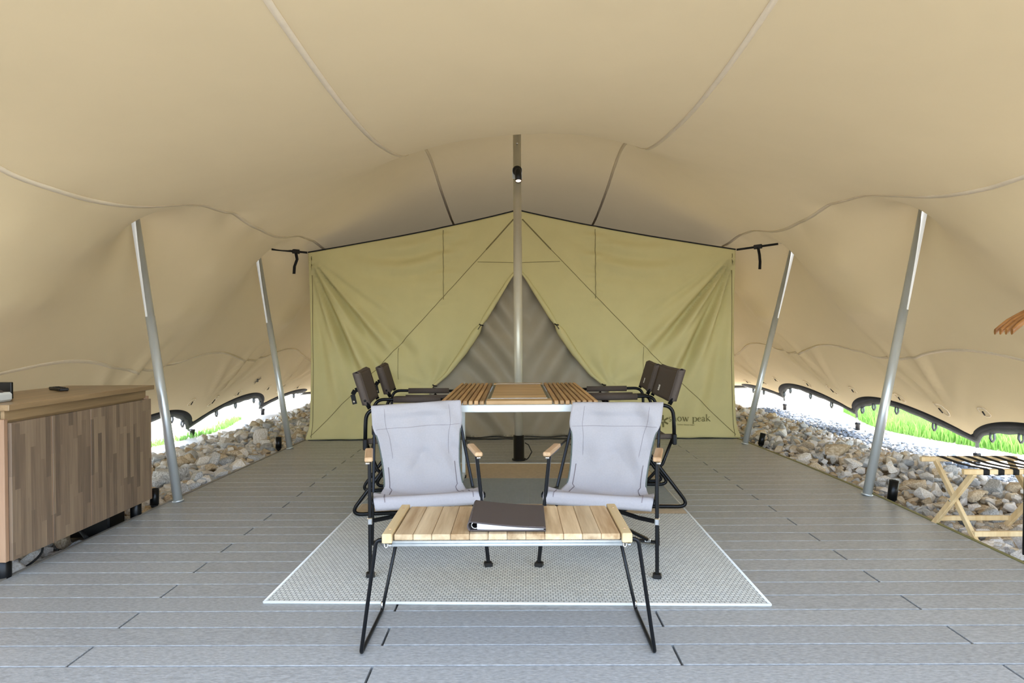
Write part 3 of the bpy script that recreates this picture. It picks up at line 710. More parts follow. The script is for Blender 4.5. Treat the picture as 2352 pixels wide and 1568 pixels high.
for sy in (-1,):
    for i in range(46):
        x = -bw + .012 + i * (2 * bw - .02) / 45; t = (x + bw) / (2 * bw); m.box((x, sy * (bh - .004), H1 + (H2 + .002 - H1) * t - .004 * math.sin(PI * t) + .0006), (.0036, .001, .001))
m.build('stitching', M_stitch, bd)

# ------------------------------------------------------------ low canvas chairs (face -Y)
def low_chair(loc, rz, label, seed, tilt=0., skew=0.):
    o = empty('low_chair', loc, rz, label, 'chair', 'grey canvas low chairs'); R_ = np.random.RandomState(seed)
    path = [(-.283, .322), (-.293, .352), (-.287, .380), (-.262, .388), (-.20, .372), (-.10, .338), (.0, .312), (.06, .306), (.10, .322), (.125, .37), (.15, .45), (.175, .55), (.20, .65), (.222, .74), (.236, .790), (.250, .806), (.270, .798), (.276, .765), (.262, .68)]
    wid = [.262, .268, .270, .270, .268, .262, .252, .228, .213, .212, .213, .222, .236, .256, .254, .253, .253, .253, .250]
    t0 = np.cumsum([0] + [math.hypot(a[0] - b[0], a[1] - b[1]) for a, b in zip(path, path[1:])]); T = np.linspace(0, t0[-1], 64)
    wk = np.interp(T, t0, wid); wk[(T > np.interp(.65, [p[1] for p in path[8:15]], t0[8:15]))] = .254
    k3 = np.ones(3) / 3
    for _ in range(2): wk[1:-1] = np.convolve(wk, k3, 'valid')
    py = np.interp(T, t0, [p[0] for p in path]); pz = np.interp(T, t0, [p[1] for p in path])
    for _ in range(2): py[1:-1] = np.convolve(py, k3, 'valid'); pz[1:-1] = np.convolve(pz, k3, 'valid')
    ph = R_.uniform(0, 6, 6); G = []
    for i in range(65 - 1):
        row = []
        for j in range(41):
            u = -1 + 2 * j / 40; x = u * wk[i]; y, z = py[i], pz[i]; k = T[i] / T[-1]
            back = min(max((k - .43) / .1, 0), 1); seat = 1 - back
            w = .011 * math.sin(7 * u + 9 * k + ph[0]) * math.sin(5 * k * 3 + ph[1]) + .016 * math.exp(-abs(z - .52 + .24 * abs(u - .1)) / .016) * (1 - abs(u)) + .007 * math.exp(-abs(z - .51 - .01 * u) / .012) + .009 * math.sin(19 * (u * .5 + k * 1.4) + ph[2]) * math.exp(-((u - .7) / .35) ** 2)
            y += back * (w + .022 * (1 - u * u) * (1 if z < .74 else .1)); z += seat * (-.012 * (1 - u * u) * (k > .08) * 1. + .006 * math.sin(48 * py[i] + 2 * u) * (.1 < k < .4) + .016 * abs(u) ** 4 * (k > .12))
            z += tilt * u * back; x = x * 1.03 + skew * max(0, z - .35) / .45
            row.append((x, y, z))
        G.append(row)
    m = MB(); m.grid(G, thick=.004); sl = m.build('sling', M_grey, o)
    def on(k, u, off):
        i = min(max(k * 63, 0), 62.999); a = int(i); f = i - a; jj = (u + 1) * 20; b = min(int(jj), 39); gg = jj - b
        p = Vector(G[a][b]) * (1 - f) * (1 - gg) + Vector(G[a + 1][b]) * f * (1 - gg) + Vector(G[a][b + 1]) * (1 - f) * gg + Vector(G[a + 1][b + 1]) * f * gg
        i2, b2 = min(a + 1, 63), min(b + 1, 40); n = (Vector(G[i2][b]) - Vector(G[a][b])).cross(Vector(G[a][b2]) - Vector(G[a][b]))
        n = n.normalized() if n.length > 1e-9 else Vector((0, -1, 0))
        if n.y > 0 or (abs(n.y) < .3 and n.z < 0): n = -n
        return p + n * off
    m = MB()
    for s in (-1, 1):
        for q in (0, .012): m.tube([on(k, s * (.80 + q) if k < .42 else s * (.86 + q), .003) for k in np.linspace(.04, .54, 40)], .0011, 4, caps=False)
        m.tube([on(k, s * .72, .003) for k in np.linspace(.58, .84, 40)], .0008, 4, caps=False)
    m.tube([on(.735, u, .003) for u in np.linspace(-.95, .95, 40)], .0009, 4, caps=False)
    m.build('stitching', M_stitch, sl)
    for s in (-1, 1):
        m = MB(); m.tube([on(k, s * 1.0, .0) for k in np.linspace(.42, .71, 30)], .0045, 6); m.build('edge_binding', M_bind, sl)
    inner = 1 if skew < 0 else -1
    for s in (-1, 1):
        x = s * .297
        m = MB(); xa = s * .300 - (s * .055 if s == inner else 0); m.bar((x, -.29, .02), (xa - s * .003, -.272, .575), .018, .024, (0, 1, 0), .004); fl = m.build('front_leg', M_black, o)
        m = MB(); m.box((x, -.29, .011), (.042, .040, .022), .006); m.build('foot_cap', M_blackm, fl)
        m = MB(); m.box((x, -.283, .275), (.024, .030, .034), .004); m.build('bracket', M_chrome, fl)
        m = MB(); m.bar((s * .240 + skew, .262, .780), (s * .281, .10, .31), .016, .028, (0, 1, 0), .004); m.bar((s * .281, .10, .31), (s * .283, -.26, .36), .016, .026, (0, 0, 1), .004); up = m.build('back_upright', M_black, o)
        m = MB(); m.box((xa, -.195, .587), (.040, .270, .022), .006); ar = m.build('armrest', M_arm, o)
        m = MB(); m.bar((xa, -.26, .572), (xa, -.05, .568), .016, .014); m.tube([(xa, -.07, .568), (s * .268 + skew * .5, .18, .575)], .006, 8); m.build('arm_bracket', M_black, ar)
        for y in (-.285, -.245): 
            m = MB(); m.lathe((xa + s * .013, y, .562), [(.007, -.018), (.008, 0), (.004, .004)], 8, Matrix.Rotation(s * PI / 2, 3, 'Y')); m.build('rivet', M_chrome, ar)
        # crossing rear struts with floor shoes
        m = MB(); m.bar((s * .25, -.10, .335), (-s * .225, .165, .035), .016, .024, (0, 1, 0), .003); cs = m.build('cross_strut', M_black, o)
        e = Vector((-s * .225, .165, .035)); m = MB(); m.tube([e + Vector((-.014, 0, .012)), e + Vector((-.014, 0, -.012)), e + Vector((.014, 0, -.012)), e + Vector((.014, 0, .012))], .004, 6); m.box(e + Vector((0, 0, -.004)), (.020, .020, .02), .003); m.build('clip', M_chrome, cs)
        m = MB(); m.bar((s * .27, .19, .016), (s * .06, .215, .014), .020, .016, bev=.004); m.bar((s * .27, .19, .016), (s * .283, .10, .03), .018, .016, bev=.004); m.build('floor_shoe', M_blackm, o)
        m = MB(); m.bar((s * .287, .10, .03), (s * .281, .10, .31), .014, .022, (0, 1, 0), .003); m.build('rear_leg', M_black, o)
        m = MB(); m.bar((s * .29, -.275, .272), (s * .20, -.20, .262), .016, .020, bev=.003); m.bar((s * .20, -.20, .262), (-s * .02, -.05, .275), .016, .020, bev=.003); m.build('spreader_bar', M_black, o)
    m = MB(); m.tube([(-.250 + skew, .260, .786), (.250 + skew, .260, .786)], .007, 8); m.build('top_rail', M_black, o)
    m = MB(); m.tube([(-.283, -.268, .372), (.283, -.268, .372)], .010, 8); m.build('seat_rail', M_black, o)
    return o
low_chair((-.502, 3.372, RUG_Z), math.radians(13.0), 'grey canvas low chair with oak armrests left of the binder', 2, .010, -.030)
low_chair((.478, 3.352, RUG_Z), math.radians(-15.5), 'grey canvas low chair with oak armrests right of the binder', 5, .006, .050)

# ------------------------------------------------------------ dining table
dt = empty('dining_table', (.02, 4.45, RUG_Z), 0, 'tall slatted teak dining table with white aluminium frame and inset panel', 'table')
TZ, TH, TY0, TY1, HW = .80 - RUG_Z, .024, -.70, .72, .482
for s in (-1, 1):
    for i in range(8):
        x = s * (HW - .012 - i * .0345); m = MB(); m.box((x, (TY0 + TY1) / 2, TZ - TH / 2), (.0245, TY1 - TY0, TH), .0025); m.build('slat', M_slat, dt)
xi = HW - 8 * .0345 - .004
for y0, y1 in ((TY0, TY0 + .135), (TY1 - .10, TY1)):
    m = MB(); m.box((0, (y0 + y1) / 2, TZ - TH / 2), (xi * 2, y1 - y0, TH), .0025); m.build('cross_board', M_panel, dt)
ya, yb_ = TY0 + .140, TY1 - .105; nb = 7
for i in range(nb):
    w = (yb_ - ya - .03) / nb; m = MB(); m.box((0, ya + .015 + (i + .5) * w, TZ - TH / 2), (xi * 2 - .045, w - .0015, TH), .001); m.build('inset_board', M_panel, dt)
for y in (ya + .004, yb_ - .004):
    m = MB(); m.box((0, y, TZ - .006), (xi * 2 - .04, .009, .016), .002); m.build('metal_trim', M_white, dt)
for s in (-1, 1):
    m = MB(); m.box((s * (xi - .012), (ya + yb_) / 2, TZ - TH / 2 - .004), (.020, yb_ - ya, TH - .006)); m.build('side_channel', mat('grey_channel', (120, 118, 104), .5, .3, var=.1) if s < 0 else bpy.data.materials['grey_channel'], dt)
for y in (TY0 + .02, TY1 - .02):
    m = MB(); m.box((0, y, TZ - TH - .024), (HW * 2 - .05, .024, .046), .003); m.build('end_beam', M_white, dt)
for s in (-1, 1):
    m = MB(); m.box((s * (HW - .035), (TY0 + TY1) / 2, TZ - TH - .022), (.024, TY1 - TY0 - .06, .036), .003); m.build('side_beam', M_white, dt)
    for y in (TY0 + .09, TY1 - .04):
        m = MB(); m.box((s * (HW - .022), y, (TZ - TH - .04 + .02) / 2), (.030, .030, TZ - TH - .06), .004); lg = m.build('leg', M_white, dt)
        m = MB(); m.box((s * (HW - .022), y, .012), (.042, .042, .024), .004); m.build('foot_pad', M_blackm, lg)
m = MB(); m.bar((-HW + .03, TY0 + .2, .05), (-HW + .03, TY1 - .14, .05), .022, .03); m.build('stretcher', M_white, dt)

# ------------------------------------------------------------ tall folding chairs (face +X)
def fold_chair(loc, rz, label, front_label):
    o = empty('folding_chair', loc, rz, label, 'chair', 'brown folding chairs at the dining table'); r = .0125; W = .315
    for s in (-1, 1):
        y = s * W
        A = [(.24, y, r), (-.20, y, r)]; pts = [Vector(A[0])] + arc(A[0], (-.37, y, r), (.10, y, .62), 8, .085) + [Vector((.13, y, .672))]
        m = MB(); m.tube(pts, r, 10); sl = m.build('sled_leg', M_black, o)
        m = MB(); m.box((.10, y, r), (.05, .03, .022), .004); m.build('foot_pad', M_blackm, sl)
        m = MB(); yi = s * (W - .026); m.tube([(-.262, yi, .485), (-.19, yi, .30), (.07, yi, r + .004)], .011, 10); m.build('cross_leg', M_black, o)
        P = [Vector((-.265, y, .455))] + [Vector((-.262, y, .60))] + arc((-.262, y, .60), (-.255, y, .708), (.1, y, .700), 7, .075) + [Vector((.30, y, .695))]
        m = MB(); m.tube(P, .013, 10); am = m.build('arm_tube', M_black, o)
        m = MB(); m.tube([(-.115, y, .703), (.245, y, .697)], .0245, 14); tag(m.build('arm_sleeve', M_brown, am), 'dark brown canvas arm sleeve')
        m = MB(); m.box((-.264, y, .475), (.030, .038, .075), .006); m.build('joint_bracket', M_black, am)
        m = MB(); m.tube([(-.275, s * (W - .03), .489), (-.215, s * (W - .03), .489), (.22, s * (W - .03), .475)], [.018, .018, .015], 10); m.build('seat_rail', M_brown, o)
        m = MB(); m.tube([(-.232, y, .712), (-.268, y, .772), (-.303, y, .89)], [.015, .0125, .012], 10); m.build('back_post', M_black, o)
    G = []
    for i in range(17):
        u = -1 + i / 8; col = []
        for k in range(11):
            z = .725 + .214 * k / 10; x = -.247 - (z - .725) * .30
            bow = .022 * (1 - u * u); col.append((x - bow + .018, u * W, z + .012 * abs(u) ** 3 - .004))
        G.append(col)
    m = MB(); m.grid(G, thick=.006)
    Gb = [[(p[0] - .048, p[1], p[2]) for p in c] for c in G]; m.grid(Gb, thick=.006)
    # closed ends and top fold of the doubled cloth
    for c, d in ((G[0], Gb[0]), (G[-1], Gb[-1])):
        sgn = -1 if c is G[0] else 1; m.grid([c, [((p[0] + q[0]) / 2, p[1] + sgn * .014, p[2]) for p, q in zip(c, d)], d], thick=.004)
    m.grid([[c[-1] for c in G], [((c[-1][0] + d[-1][0]) / 2, c[-1][1], c[-1][2] + .010) for c, d in zip(G, Gb)], [d[-1] for d in Gb]], thick=.004)
    bk = m.build('backrest', M_brown, o)
    m = MB(); m.lathe((-.262, -W - .012, .765), [(.008, 0), (.008, .005), (.003, .007)], 10, Matrix.Rotation(PI / 2, 3, 'X')); m.build('press_stud', M_black, bk)
    m = MB(); x0 = -.318; q_ = [(x0 + .008, -.235, .835), (x0 - .018, -.238, .828), (x0 - .034, -.24, .800), (x0 - .020, -.24, .735)]
    for a_, b_ in zip(q_, q_[1:]): m.bar(a_, b_, .030, .006, (0, 1, 0), .002); hs = m.build('carry_handle', M_strap, bk)
    m = MB(); m.lathe((x0 - .024, -.246, .752), [(.010, 0), (.009, .004), (0, .006)], 10, Matrix.Rotation(PI / 2, 3, 'X')); m.build('rivet', M_chrome, hs)
    if front_label:
        i0 = front_label; p = [Vector(G[i][k]) + Vector((.005, 0, 0)) for i, k in ((i0, 2), (i0 + 1, 2), (i0 + 1, 4), (i0, 4))]
        m = MB(); m.add(p, [(0, 1, 2, 3)]); lb = m.build('woven_label', M_label, bk); tag(lb, 'small white woven label')
        c = sum(p, Vector()) / 4 + Vector((.002, 0, .008)); ey = Vector((0, 1, 0)); ez = (p[3] - p[0]).normalized(); m = MB()
        for k in range(3):
            a = k * PI / 3 + PI / 2; d = ey * math.cos(a) + ez * math.sin(a); e = ey * -math.sin(a) + ez * math.cos(a)
            m.add([c - d * .009 - e * .0014, c + d * .009 - e * .0014, c + d * .009 + e * .0014, c - d * .009 + e * .0014], [(0, 1, 2, 3)])
        b = c - ez * .018; m.add([b - ey * .011 - ez * .002, b + ey * .011 - ez * .002, b + ey * .011 + ez * .002, b - ey * .011 + ez * .002], [(0, 1, 2, 3)])
        m.build('emblem', M_printb, lb)
    G = [[(-.24 + .46 * k / 12, -(W - .03) + 2 * (W - .03) * i / 10, .49 - .012 * k / 12 - .03 * math.sin(PI * i / 10) * math.sin(PI * min(k / 12 + .15, 1))) for k in range(13)] for i in range(11)]
    m = MB(); m.grid(G, thick=.005); m.build('seat', M_brown, o)
    return o
fold_chair((-.782, 4.40, RUG_Z), math.radians(8), 'brown canvas folding chair on the left of the table, nearest the viewer', 0)
fold_chair((-.80, 5.16, RUG_Z), math.radians(8), 'brown canvas folding chair on the left of the table, further back', 0)
fold_chair((.83, 4.52, RUG_Z), math.radians(180 - 2), 'brown canvas folding chair on the right of the table, nearest the viewer', 3)
fold_chair((.86, 5.27, RUG_Z), math.radians(180 - 6), 'brown canvas folding chair on the right of the table, further back', 3)

# ------------------------------------------------------------ cabinet at the left edge
cbn = empty('cabinet', (-2.79, 3.6, -.02), 0, 'dark walnut sideboard with three doors on black legs at the left deck edge', 'cabinet')
CZ0, CZ1 = .112, .855
m = MB(); m.box((-.02, 0, (CZ0 + CZ1) / 2 - .02), (.53, 1.15, CZ1 - CZ0 - .04), .003); m.build('carcass', M_cabtop, cbn)
m = MB(); m.box((0, 0, .878), (.60, 1.215, .030), .003); m.build('countertop', M_cabtop, cbn)
m = MB(); m.box((.0, -.585, (CZ0 + .82) / 2), (.53, .024, .82 - CZ0), .002); m.build('end_panel', M_cabend, cbn)
m = MB(); m.box((.0, .587, (CZ0 + .82) / 2), (.53, .024, .82 - CZ0), .002); m.build('end_panel', M_cabend, cbn)
m = MB(); m.box((.245, 0, .835), (.02, 1.16, .05)); m.build('finger_rail', M_cabtop, cbn)
for y0, y1 in ((-.572, -.305), (-.299, -.005), (.001, .594)):
    m = MB(); m.box((.270, (y0 + y1) / 2, (CZ0 + .80) / 2), (.022, y1 - y0, .80 - CZ0), .0015); d_ = m.build('door', M_cab, cbn)
    m = MB(); m.box((.2705, y1 + .0012, (CZ0 + .80) / 2), (.021, .0020, .80 - CZ0)); m.build('edge_strip', M_cabend, d_)
for x, y in ((.21, -.545), (.21, .53), (-.22, -.545), (-.22, .53)):
    m = MB(); m.lathe((x, y, 0), [(.034, -.10), (.034, CZ0 - .004), (.030, CZ0)], 18); m.build('leg', M_black, cbn)
rc = empty('remote_control', (-2.87, 3.83, .8735), math.radians(52), 'slim black remote control on the sideboard top', 'remote control')
m = MB(); m.box((0, 0, .009), (.05, .21, .018), .006); m.build('body', M_blackm, rc)
m = MB()
for i in range(6):
    for j in range(3): m.box((-.013 + .013 * j, -.07 + .024 * i, .019), (.008, .012, .003), .001)
m.build('buttons', M_strap, rc)
scn = empty('display_panel', (-2.765, 3.30, .8735), 0, 'upright black panel behind the white box at the left frame edge', 'panel')
m = MB(); m.box((-.21, 0, .045), (.50, .018, .090), .003); m.build('panel', M_blackm, scn)
m = MB(); m.box((-.21, .02, .004), (.36, .07, .008), .003); m.build('stand', M_blackm, scn)
wb = empty('wipes_box', (-2.665, 3.12, .8735), 0, 'white box with a brown lid at the left end of the sideboard', 'box')
m = MB(); m.box((-.05, 0, .025), (.20, .11, .048), .012); m.build('box_body', M_white, wb)
m = MB(); m.lathe((-.06, 0, .049), [(.095, 0), (.09, .008), (.06, .020), (.02, .026), (0, .027)], 20, Matrix.Diagonal((1, .55, 1))); m.build('lid', M_leather, wb)
m = MB(); m.lathe((-.05, -.01, .076), [(.008, -.002), (.012, .006), (.008, .013), (0, .015)], 12); m.build('knob', M_chrome, wb)
def cable(pts, r, label, mt=None):
    P = []
    for i in range(len(pts) - 1):
        p0, p1, p2, p3 = [Vector(pts[min(max(i + k, 0), len(pts) - 1)]) for k in (-1, 0, 1, 2)]
        for t in np.linspace(0, 1, 7)[:-1]:
            P.append(.5 * ((2 * p1) + (p2 - p0) * t + (2 * p0 - 5 * p1 + 4 * p2 - p3) * t * t + (3 * p1 - p0 - 3 * p2 + p3) * t ** 3))
    P.append(Vector(pts[-1])); m = MB(); m.tube(P, r, 7); return tag(m.build('power_cable', mt or M_strap), label, 'cable')
cable([(-2.62, 3.34, .12), (-2.60, 3.33, .03), (-2.62, 3.22, -.02), (-2.66, 3.05, -.02), (-2.85, 2.9, -.03)], .006, 'black cable dropping from under the sideboard onto the rocks')
cable([(-2.60, 3.68, -.01), (-2.75, 3.80, .03), (-2.95, 3.95, .06)], .012, 'thick black conduit lying under the far half of the sideboard')
cable([(-2.61, 3.02, -.005), (-2.72, 3.14, .0), (-2.95, 3.16, -.01)], .008, 'black cable at the near leg of the sideboard')
pb = empty('junction_box', (-2.80, 4.06, -.10), .1, 'black equipment box standing under the far end of the sideboard', 'box')
m = MB(); m.box((0, 0, .09), (.26, .20, .18), .01); m.build('case', M_blackm, pb); m = MB(); m.box((0, 0, .184), (.27, .21, .012), .004); m.build('cover', M_blackm, pb)

# ------------------------------------------------------------ ground uplights
def uplight(x, y, z0, h, tilt, label, r=.029):
    o = empty('uplight', (x, y, z0), 0, label, 'lamp', 'black ground uplights along the deck'); ax = Vector(tilt).normalized(); R = Vector((0, 0, 1)).rotation_difference(ax).to_matrix()
    m = MB(); m.tube([(0, 0, -.05), (0, 0, .03)], .010, 8); m.lathe((0, 0, .02), [(.020, 0), (.024, .01), (.02, .028)], 12); m.build('spike', M_blackm, o)
    m = MB(); m.lathe((0, 0, .035), [(r * .8, 0), (r, .004), (r, h), (r * .88, h), (r * .88, h - .012)], 20, R); b = m.build('housing', M_black, o)
    m = MB(); m.lathe(Vector((0, 0, .035)) + ax * (h - .013), [(0, 0), (r * .87, 0)], 16, R); m.build('lens', M_lamp, b)
uplight(-2.585, 4.35, -.03, .115, (.03, 0, 1), 'black cylindrical uplight at the foot of the pole beside the sideboard')
uplight(-2.56, 6.58, -.04, .125, (.0, .05, 1), 'black cylindrical uplight at the foot of the left rear pole', .031)
uplight(2.735, 4.47, -.05, .145, (.12, .0, 1), 'tilted black uplight at the foot of the pole near the luggage rack', .032)
uplight(2.68, 6.72, -.05, .13, (.22, .0, 1), 'tilted black uplight at the foot of the right rear pole', .031)

# ------------------------------------------------------------ luggage rack at the right edge
lr = empty('luggage_rack', (2.90, 3.74, -.01), 0, 'folding beech luggage rack with black straps on the right deck edge', 'luggage rack')
RW = .255; zt = .405
for s in (-1, 1):                         # front / back top bars, crossing legs, low rails
    m = MB(); m.box((-.01, s * .185, zt), (RW * 2 + .10, .028, .030), .004); m.build('top_bar', M_rack, lr)
    for sx in (-1, 1):
        m = MB(); xo = sx * (RW - .02) + s * .013; m.bar((xo, s * .18, zt - .01), (xo, -s * .175, -.02), .022, .034, (0, 1, 0), .003); lg = m.build('leg', M_rack, lr)
        if s < 0:
            m = MB(); m.lathe((xo - .012, .0, (zt - .03) / 2), [(.006, 0), (.006, .004), (0, .005)], 8, Matrix.Rotation(-PI / 2, 3, 'Y')); m.build('pivot_bolt', M_chrome, lg)
    m = MB(); m.box((0, s * .155, .035), (RW * 2 - .05, .022, .030), .003); m.build('low_rail', M_rack, lr)
for i in range(6):
    x = -.19 + .085 * i; w = .034; P = [(-.20, zt - .017), (-.2015, zt + .012), (-.185, zt + .0175), (-.09, zt + .011), (0, zt + .007), (.09, zt + .011), (.185, zt + .0175), (.2015, zt + .012), (.20, zt - .017)]
    m = MB(); m.grid([[(x - w / 2, y, z) for y, z in P], [(x + w / 2, y, z) for y, z in P]], thick=.003); m.build('strap', M_strap, lr)
# coat rack partly outside the frame, with wooden hangers
ck = empty('coat_rack', (2.757, 2.90, -.02), 0, 'thin black coat rack post at the right frame edge', 'coat rack')
for y in (-.42, .40):
    for x0 in (-.027, .36):
        m = MB(); m.tube([(x0, y, -.02), (0, y, 1.45)], .011, 10); m.build('post', M_black, ck)
m = MB(); m.tube([(0, -.44, 1.452), (0, .41, 1.452)], .011, 10); m.build('rail', M_black, ck)
for y in (-.42, .40):
    m = MB(); m.tube([(-.01, y, .30), (.27, y, .30)], .008, 8); m.build('crossbar', M_black, ck)
HX = 2.93
def hanger(x, y, ang, label):
    o = empty('clothes_hanger', (x, y, 1.435), ang, label, 'hanger', 'wooden hangers on the coat rack')
    m = MB(); m.tube([(-.018 * math.cos(a) , 0, .004 + .018 * math.sin(a)) for a in np.linspace(-.9, PI, 12)] + [(.016, 0, -.02), (0, 0, -.045), (0, 0, -.10)], .0022, 6); m.build('hook', M_chrome, o)
    T, B = [], []; pts = []
    for i in range(25):
        u = -1 + i / 12; xx = .215 * u; z = -.10 - .115 * abs(u) ** 1.15 - .028 * max(0, abs(u) - .75) ** 1.2 * 3; pts.append((xx, .018 * u * u, z, .036 - .010 * abs(u)))
    G = []
    for xx, yy, z, h in pts:
        G.append([(xx, yy + .0085 * math.cos(a), z + h / 1.6 * math.sin(a)) for a in np.linspace(0, 2 * PI, 13)])
    m = MB(); m.grid(G); m.add(G[0][:-1], [tuple(range(12))]); m.add(G[-1][:-1], [tuple(range(12))[::-1]]); m.build('arms', M_hang, o)
for k, lab in enumerate(('wooden clothes hanger nearest the viewer on the coat rack', 'second wooden clothes hanger from the front on the coat rack', 'third wooden clothes hanger from the front on the coat rack', 'rearmost wooden clothes hanger on the coat rack')):
    hanger(2.757, 3.150 + .030 * k, math.radians(4 - 2 * k), lab)
# ------------------------------------------------------------ rocks, gravel, grass
rk = np.random.RandomState(11)
def rock_mesh(seed, mt):
    R_ = np.random.RandomState(seed); bm = bmesh.new()
    sx, sy, sz = 1, R_.uniform(.62, .95), R_.uniform(.45, .75)
    for _ in range(R_.randint(13, 19)):
        v = R_.normal(size=3); v /= np.abs(v).max() ** .55 * np.linalg.norm(v) ** .45; v *= R_.uniform(.85, 1.0)
        bm.verts.new((v[0] * sx * .9, v[1] * sy * .9, v[2] * sz * .9))
    r = bmesh.ops.convex_hull(bm, input=bm.verts[:]); bmesh.ops.delete(bm, geom=[v for v in bm.verts if not v.link_faces], context='VERTS')
    bmesh.ops.bevel(bm, geom=bm.edges[:] + bm.verts[:], offset=.035, segments=1, affect='EDGES', profile=.5)
    bmesh.ops.triangulate(bm, faces=bm.faces[:]); bmesh.ops.recalc_face_normals(bm, faces=bm.faces[:])
    me = bpy.data.meshes.new('rock'); bm.to_mesh(me); bm.free(); me.materials.append(mt)
    co = np.array([v.co[:] for v in me.vertices]); tr = np.array([p.vertices[:] for p in me.polygons]); return me, co, tr
VAR = [[rock_mesh(100 * c + k, M_rock[c]) for k in range(6)] for c in range(3)]
def bank(side):
    out = []
    for layer, n, r0, r1 in ((0, 4200, .020, .045), (1, 2600, .034, .066), (2, 330, .055, .10)):
        for _ in range(n):
            y = rk.uniform(.4, 11.2); w = rk.beta(1.05, 1.25) if layer else rk.uniform()
            x = xl(y) - .03 - w * (1.32 if layer else 1.5) if side < 0 else xr(y) + .03 + w * (1.45 if layer else 1.6)
            r = rk.uniform(r0, r1) * (1.0 if y < 5 else 1.0) * (1.12 if side < 0 else 1.0)
            edge = abs(x) - abs(xl(y) if side < 0 else xr(y))
            if edge < r * .95: x += (r * .95 - edge) * (1 if side > 0 else -1)
            z = -.105 + r * .42 + .030 * layer + .03 * math.sin(3 * x + 1.7 * y) * (layer > 0) - .02
            if side < 0 and 2.9 < y < 4.3 and x > -3.1: z = min(z, .02 - r * .4)
            if side > 0 and 3.4 < y < 4.0 and x < 3.25: z = min(z, -.01 - r * .6)
            out.append((x, y, z, r, layer))
    return out
def clash(x, y, r, pts): return any((x - a) ** 2 + (y - b) ** 2 < (r + c) ** 2 for a, b, c in pts)
KEEP = [(-2.585, 4.35, .06), (-2.56, 6.58, .06), (2.76, 4.47, .07), (2.68, 6.72, .07), (-2.58, 3.05, .04), (-2.58, 4.13, .04), (-2.80, 4.06, .17)] + [(-4.36, t + .12, .05) for t in TIPS_L] + [(4.74, t + .12, .05) for t in TIPS_R]
rocks = [(s,) + q for s in (-1, 1) for q in bank(s) if not clash(q[0], q[1], q[3] * .9, KEEP)]
def in_view(x, y, z):
    if y < 1.2: return False
    u, v = 1408 * x / y + 1184, 770 - 1408 * (z - 1.2) / y
    return -10 < u < 2362 and v < 1570 and not (x < 0 and 3.0 < y and u < 320 and v < 1150)
cand = sorted([i for i, q in enumerate(rocks) if in_view(q[1], q[2], q[3]) and q[5] > 0], key=lambda i: -rocks[i][4] / rocks[i][2])
single = set(cand[:292]); kinds_ = ('cream white', 'sandy tan', 'pale grey')
sv, sf, sm_ = [], [], []; off = 0
for i, (side, x, y, z, r, layer) in enumerate(rocks):
    c = rk.choice(3, p=[.45, .30, .25] if side > 0 else [.50, .22, .28]); me, co, tr = VAR[c][rk.randint(6)]
    Rm = Matrix.Rotation(rk.uniform(0, 2 * PI), 3, 'Z') @ Matrix.Rotation(rk.normal(0, .35), 3, 'X') @ Matrix.Rotation(rk.normal(0, .35), 3, 'Y')
    if i in single:
        o = bpy.data.objects.new('rock', me); C.objects.link(o); o.location = (x, y, z); o.rotation_euler = Rm.to_euler(); o.scale = (r, r, r)
        sd = 'left' if side < 0 else 'right'; size = 'big' if r > .07 else 'middling' if r > .052 else 'small'
        e = abs(x) - abs(xl(y) if side < 0 else xr(y)); row = 'against the deck edge' if e < .28 else 'in mid bank' if e < .75 else 'on the outer side'
        zl = ((4.0, 'by the sideboard'), (5.2, 'by the near left pole'), (6.1, 'between the left poles'), (7.1, 'by the left rear pole'), (99, 'beyond the left rear pole'))
        zr = ((3.5, 'nearest the frame edge'), (4.1, 'by the luggage rack'), (5.0, 'by the near right pole'), (6.1, 'between the right poles'), (7.1, 'by the right rear pole'), (99, 'beyond the right rear pole'))
        zone = next(t for lim, t in (zl if side < 0 else zr) if y < lim)
        tag(o, '%s %s angular rock %s %s' % (size, kinds_[c], row, zone), 'rock', 'rocks in the bank %s of the deck' % sd)
    else:
        sv.append(co @ np.array(Rm).T * r + np.array((x, y, z))); sf.append(tr + off); off += len(co); sm_.append(np.full(len(tr), c))
def stuff_mesh(name, v, f, mi, mats, label, cat):
    me = bpy.data.meshes.new(name); v = np.concatenate(v); f = np.concatenate(f); me.from_pydata(v.tolist(), [], f.tolist())
    for q in mats: me.materials.append(q)
    me.polygons.foreach_set('material_index', np.concatenate(mi).astype(np.int32)); me.update(); o = bpy.data.objects.new(name, me); C.objects.link(o)
    return tag(o, label, cat, None, 'stuff')
stuff_mesh('loose_stones', sv, sf, sm_, M_rock, 'small loose pale stones filling both rock banks beside the deck', 'stones')
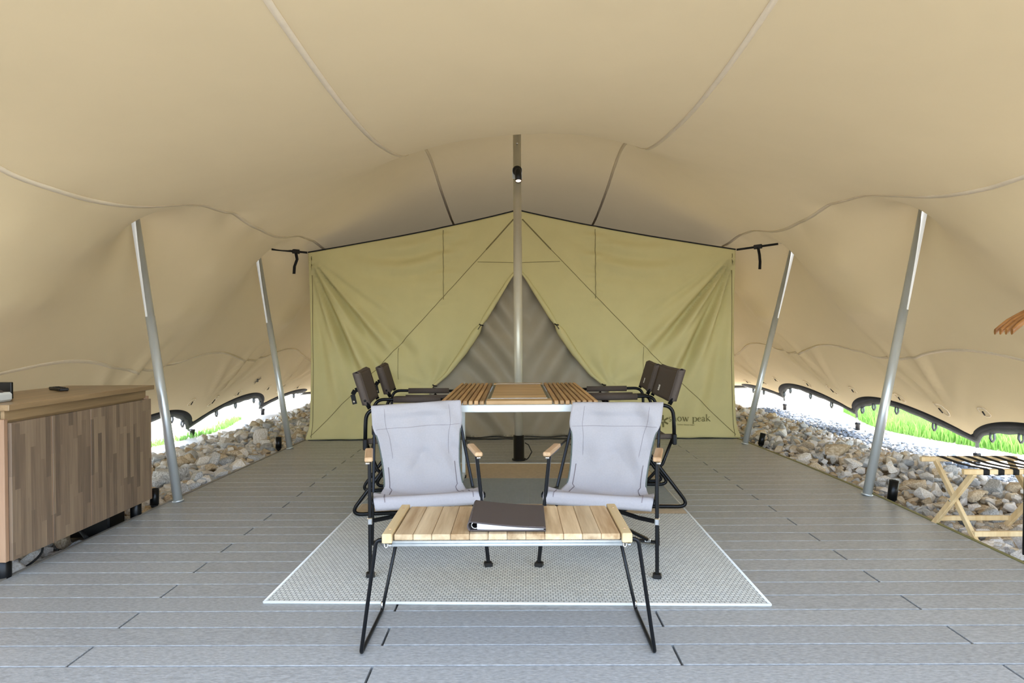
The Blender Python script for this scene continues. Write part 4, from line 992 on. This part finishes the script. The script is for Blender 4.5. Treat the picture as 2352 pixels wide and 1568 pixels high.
# the tall upright stone and the flat slabs that stand out
def special(x, y, z, s, rot, c, k, label):
    o = bpy.data.objects.new('rock', VAR[c][k][0]); C.objects.link(o); o.location = (x, y, z); o.rotation_euler = rot; o.scale = s; tag(o, label, 'rock')
special(-2.93, 7.0, .05, (.10, .12, .27), (.1, .1, .4), 0, 2, 'tall upright white rock behind the left rear pole')
special(3.25, 6.2, .02, (.24, .16, .16), (.05, 0, .3), 1, 4, 'broad tan boulder in the right bank behind the near pole')
special(2.95, 4.05, -.03, (.17, .12, .13), (.0, .1, .8), 2, 1, 'dark grey boulder right behind the luggage rack legs')
special(-3.0, 5.3, .0, (.19, .14, .17), (.1, 0, .2), 2, 3, 'large pale grey boulder outside the left bank beyond the near pole')
v, f, mi = [], [], []; off = 0
for _ in range(1500):
    y = rk.uniform(3.5, 11); x = 4.38 + .28 * rk.normal() * .6 + .03 * math.sin(y); r = rk.uniform(.018, .04); me, co, tr = VAR[2][rk.randint(6)]
    Rm = np.array(Matrix.Rotation(rk.uniform(0, 6.28), 3, 'Z')); v.append(co @ Rm.T * r + np.array((x, y, -.135 + r * .3))); f.append(tr + off); off += len(co); mi.append(np.zeros(len(tr)))
stuff_mesh('gravel_strip', v, f, mi, [M_blue], 'strip of blue grey gravel between the right rock bank and the grass', 'gravel')
def grass(name, n, fx, y0, y1, h0, h1, label):
    v, f, mi = [], [], []; off = 0
    for _ in range(n):
        y = rk.uniform(y0, y1); x = fx(y); h = rk.uniform(h0, h1); a = rk.uniform(0, 6.28); lean = rk.uniform(.1, .5) * h; b = rk.uniform(0, 6.28); w = .007
        dx, dy = math.cos(a) * w, math.sin(a) * w; lx, ly = math.cos(b) * lean, math.sin(b) * lean; z = -.14
        v.append(np.array([(x - dx, y - dy, z), (x + dx, y + dy, z), (x + dx * .7 + lx * .4, y + dy * .7 + ly * .4, z + h * .6), (x - dx * .7 + lx * .4, y - dy * .7 + ly * .4, z + h * .6), (x + lx, y + ly, z + h)]))
        f += [np.array([(0, 1, 2), (0, 2, 3), (3, 2, 4)]) + off]; off += 5; mi.append(np.zeros(3))
    stuff_mesh(name, v, f, mi, [M_grass], label, 'grass')
grass('grass', 26000, lambda y: 5.35 + .25 * math.sin(y * 1.3) + abs(rk.normal(0, 1.1)), 4.5, 10.5, .10, .26, 'band of bright green grass beyond the gravel on the right')
grass('grass', 1600, lambda y: -4.35 - .12 * math.sin(2 * y) - abs(rk.normal(0, .10)), 5.5, 10, .03, .09, 'thin line of green grass along the left rock bank')
